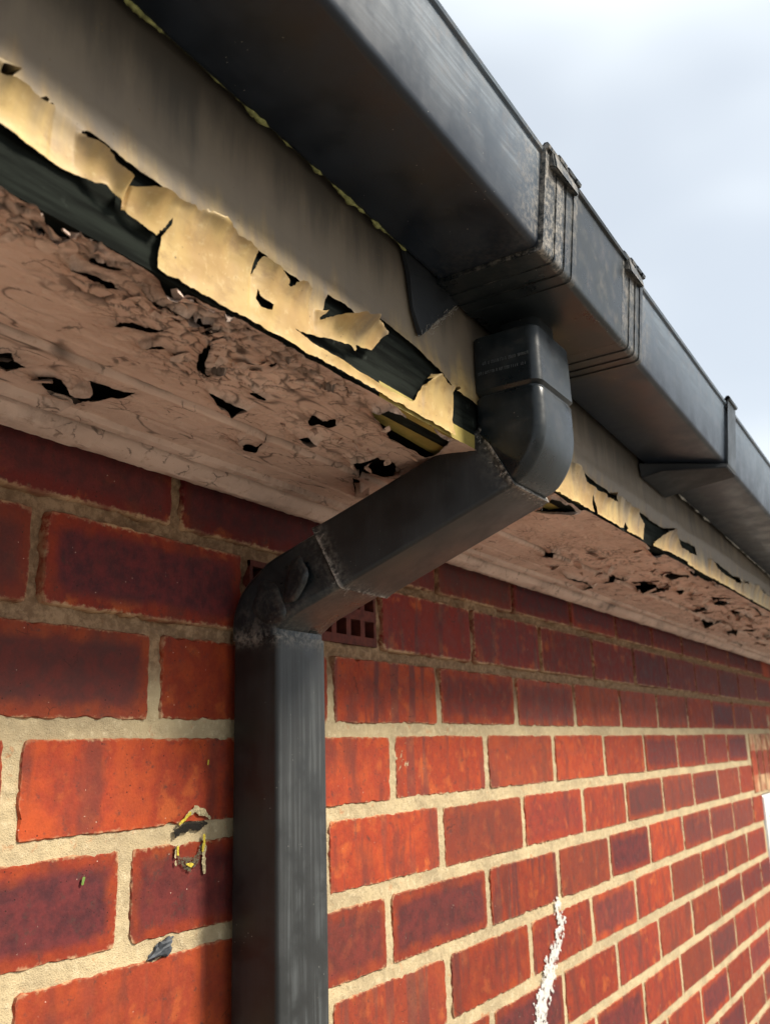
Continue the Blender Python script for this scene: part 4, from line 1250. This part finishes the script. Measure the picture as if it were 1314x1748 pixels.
scab(-.052, 2.133, .017, .022, -.5, .0016, lb)

# straight pipe down to the ground
yc, hd = -.0362, .0525
rings = [rect_ring((XL, yc, z), EXv, EYv, .0735, hd, .0045, 4) for z in np.concatenate([[2.1040], np.arange(2.1030, 2.06, -.004), np.arange(2.05, .02, -.08)])]
def dP(v): return .75 * math.exp(-((2.104 - v.z) / .0075) ** 2)
DP(link('pipe', tube('pipe', rings, MP, lambda v: 1.0 if v.y < yc - hd / 2 + .0005 else .12, dP)))

# webs and fluff at the joints
def strands(name, pts_fn, count, seed, parent_fn, rad=.00022):
    r = random.Random(seed); V, Fc = [], []
    for _ in range(count):
        a, b, sag = pts_fn(r)
        prev = None
        for i in range(6):
            t = i / 5
            p = a.lerp(b, t) + Vector((r.gauss(0, .0006), r.gauss(0, .0006), r.gauss(0, .0006) - sag * 4 * t * (1 - t)))
            k = len(V)
            for q in range(3):
                ang = q * 2.094
                V.append((p.x + rad * math.cos(ang), p.y + rad * math.sin(ang) * .7, p.z + rad * math.sin(ang)))
            if prev is not None:
                for q in range(3): Fc.append((prev + q, prev + (q + 1) % 3, k + (q + 1) % 3, k + q))
            prev = k
    o = parent_fn(link(name, mesh_from(name, V, Fc, M_WEB))); tag(o, kind='stuff')
def rim_u(r):
    s = r.choice((-1, -1, 1)); u = r.uniform(-.5, .5)
    base = PV - NRM * (hB / 2)
    if r.random() < .55: p = base + EXv * (-.0410) + NRM * (u * hB)
    else: p = base + EXv * (u * .074) - NRM * (hB / 2 + .0006)
    q = p + Vector((r.gauss(-.0004, .0010), r.gauss(0, .0032), r.gauss(-.0005, .0028)))
    return p, q, r.uniform(0, .001)
strands('cobweb', rim_u, 22, 4, DP, .00012)
def rim_l(r):
    c = off_c(LEND); u = r.uniform(-.5, .5)
    if r.random() < .5: p = c + EXv * (-.0408) + NRM * (u * .065)
    else: p = c + EXv * (u * .078) - NRM * .0342
    q = p + Vector((r.gauss(-.0004, .001), r.gauss(0, .0035), r.gauss(-.0003, .0022)))
    return p, q, r.uniform(0, .001)
strands('cobweb', rim_l, 16, 6, DP, .00012)
def web_arm(r):
    t = r.random()
    a = Vector((.6085, FY - .005, 2.324)).lerp(Vector((.6724, FY - .006, 2.3755)), t)
    return a, a + Vector((r.gauss(-.001, .003), r.gauss(0, .004), r.gauss(-.001, .003))), r.uniform(0, .002)
strands('cobweb', web_arm, 45, 9, OU, .00016)

# ---------------------------------------------------------------- marks on the wall
def blob_sheet(name, x0, x1, z0, z1, step, sdf, mat, y=-.0022, h=.0006):
    return sheet(np.arange(x0, x1, step), np.arange(z0, z1, step), sdf, lambda U, V, D: h * np.clip(D / .002, 0, 1) + .0004 * fbm(U * 400, V * 400, 6, 2),
                 lambda U, V, H: (U, y - H, V), mat, name)
def stroke_sdf(path, wfun, nseed, namp):
    Pn = np.array(path)
    def f(U, V):
        best = np.full(U.shape, 1e9)
        for i in range(len(Pn) - 1):
            a, b = Pn[i, :2], Pn[i + 1, :2]; e = b - a
            t = np.clip(((U - a[0]) * e[0] + (V - a[1]) * e[1]) / (e @ e), 0, 1)
            w = Pn[i, 2] + (Pn[i + 1, 2] - Pn[i, 2]) * t
            best = np.minimum(best, np.hypot(U - a[0] - t * e[0], V - a[1] - t * e[1]) - w)
        return np.clip(-(best) - namp * (fbm(U * 170, V * 170, nseed, 4) + .12) , -.02, .02)
    return f
smear = blob_sheet('white_paint_smear', 1.22, 1.46, 1.50, 1.80, .0016,
                   stroke_sdf([(1.405, 1.778, .003), (1.402, 1.765, .011), (1.412, 1.742, .016), (1.392, 1.716, .013), (1.360, 1.690, .019), (1.335, 1.665, .021), (1.316, 1.64, .023), (1.300, 1.60, .023), (1.284, 1.55, .022), (1.27, 1.51, .016)], None, 5, .024), M_WHITE)
o = link('white_paint_smear', smear); tag(o, 'dribbled white paint smear down the bricks right of the pipe', 'paint mark')

fix = empty('old_fixing_hole', (.615, -.002, 1.94))
tag(fix, 'old plugged hole ringed with yellow and grey paint, left of the pipe', 'wall mark')
def FX(o):
    o.parent = fix; o.location = Vector(o.location) - Vector(fix.location); return o
FX(link('dark_hole', blob_sheet('dark_hole', .590, .645, 1.925, 1.960, .0008, stroke_sdf([(.602, 1.938, .003), (.612, 1.943, .0055), (.628, 1.9435, .004), (.640, 1.9435, .0015)], None, 12, .005), M_HOLE, -.0016, .0002)))
FX(link('crust', blob_sheet('crust', .596, .648, 1.938, 1.966, .0008, stroke_sdf([(.612, 1.9515, .0022), (.622, 1.9555, .0030), (.632, 1.954, .0028), (.641, 1.948, .0015)], None, 14, .004), M_CRUST, -.0022, .0005)))
FX(link('yellow_streak', blob_sheet('yellow_streak', .596, .63, 1.940, 1.960, .0007, stroke_sdf([(.604, 1.946, .0012), (.610, 1.9495, .0018), (.616, 1.9535, .0012)], None, 15, .002), M_YEL, -.0028, .0003)))
FX(link('film', blob_sheet('film', .592, .640, 1.902, 1.938, .0009, stroke_sdf([(.602, 1.926, .003), (.605, 1.9155, .004), (.616, 1.912, .005), (.627, 1.916, .004), (.630, 1.930, .003)], None, 16, .006), M_GRNF, -.0024, .0002)))
for pth, sd in [([(.6005, 1.926, .0012), (.600, 1.918, .0024), (.602, 1.910, .0010)], 17), ([(.634, 1.931, .0024), (.634, 1.922, .0024), (.6345, 1.913, .0028), (.635, 1.905, .0012)], 18)]:
    FX(link('crust', blob_sheet('crust', .594, .645, 1.898, 1.938, .0007, stroke_sdf(pth, None, sd, .0035), M_CRUST, -.0026, .0003)))
for pth, sd in [([(.6022, 1.9275, .001), (.6028, 1.922, .0014)], 19), ([(.6335, 1.934, .0016), (.633, 1.925, .0016), (.632, 1.921, .0008)], 20), ([(.612, 1.9135, .0010), (.618, 1.912, .0014), (.621, 1.9125, .0006)], 21)]:
    FX(link('yellow_streak', blob_sheet('yellow_streak', .596, .642, 1.905, 1.938, .0006, stroke_sdf(pth, None, sd, .0018), M_YEL, -.0032, .0002)))

# grey sealant wad pushed into the bed joint
bm = bmesh.new()
bmesh.ops.create_icosphere(bm, subdivisions=3, radius=1)
for v in bm.verts:
    n_ = v.co.copy()
    k = .9 + .9 * float(fbm(np.array(n_.x * 1.9 + 4), np.array(n_.z * 1.9 + n_.y), 8, 3)) + .8 * abs(float(fbm(np.array(n_.x * 3.3 + n_.y * 2), np.array(n_.z * 3.3 + 9), 18, 2)))
    v.co = Vector((n_.x * .0135 * k + n_.z * .0035, n_.y * .0045 * k, n_.z * .0068 * k + n_.x * .0035))
me = bpy.data.meshes.new('sealant_wad'); bm.to_mesh(me); bm.free(); me.materials.append(M_GREYP)
o = link('sealant_wad', me, None, (.5885, -.0005, 1.8525)); tag(o, 'grey wad of sealant stuck in the mortar joint left of the pipe', 'sealant')
o = link('leaf_scrap', blob_sheet('leaf_scrap', .498, .512, 1.906, 1.920, .0006, stroke_sdf([(.5045, 1.9115, .0014), (.5055, 1.9150, .0014)], None, 3, .0004), M_LEAF, -.0026, .0003))
tag(o, 'tiny green leaf scrap stuck on the lower left brick', 'leaf')
o = link('yellow_speck', blob_sheet('yellow_speck', .630, .645, 1.988, 2.003, .0005, stroke_sdf([(.6375, 1.9935, .0009), (.638, 1.9965, .0007)], None, 3, .0003), M_YEL, -.0026, .0003))
tag(o, 'tiny yellow paint speck on the brick beside the pipe', 'paint mark')

# ---------------------------------------------------------------- window at the far end
win = empty('window', (3.5, .02, 1.4))
tag(win, 'white framed window at the far right end of the brick wall', 'window')
def WI(o):
    o.parent = win; o.location = Vector(o.location) - Vector(win.location); return o
fx0, fx1, fz0, fz1 = WIN_X0 + .003, WIN_X1 - .003, WIN_Z0 + .003, WIN_Z1 - .004
for (a, b, c, d) in [(fx0, fx0 + .06, fz0, fz1), (fx1 - .06, fx1, fz0, fz1), (fx0 + .061, fx1 - .061, fz1 - .06, fz1), (fx0 + .061, fx1 - .061, fz0, fz0 + .06), ((fx0 + fx1) / 2 - .03, (fx0 + fx1) / 2 + .03, fz0 + .061, fz1 - .061)]:
    WI(link('frame', box_mesh('frame', a, b, -.004, .06, c, d, M_UPVC, .004)))
Mg = Mat('window_glass'); Mg.put(Mg.b.inputs['Base Color'], (0.04, 0.06, 0.05)); Mg.put(Mg.b.inputs['Roughness'], 0.05); Mg.put(Mg.b.inputs['Specular IOR Level'], 0.8)
WI(link('pane', box_mesh('pane', fx0 + .061, (fx0 + fx1) / 2 - .031, .03, .036, fz0 + .061, fz1 - .061, Mg.m)))
WI(link('pane', box_mesh('pane', (fx0 + fx1) / 2 + .031, fx1 - .061, .03, .036, fz0 + .061, fz1 - .061, Mg.m)))
WI(link('sill', box_mesh('sill', fx0 - .03, fx1 + .03, -.05, -.005, fz0 - .03, fz0 + .01, M_UPVC, .004)))
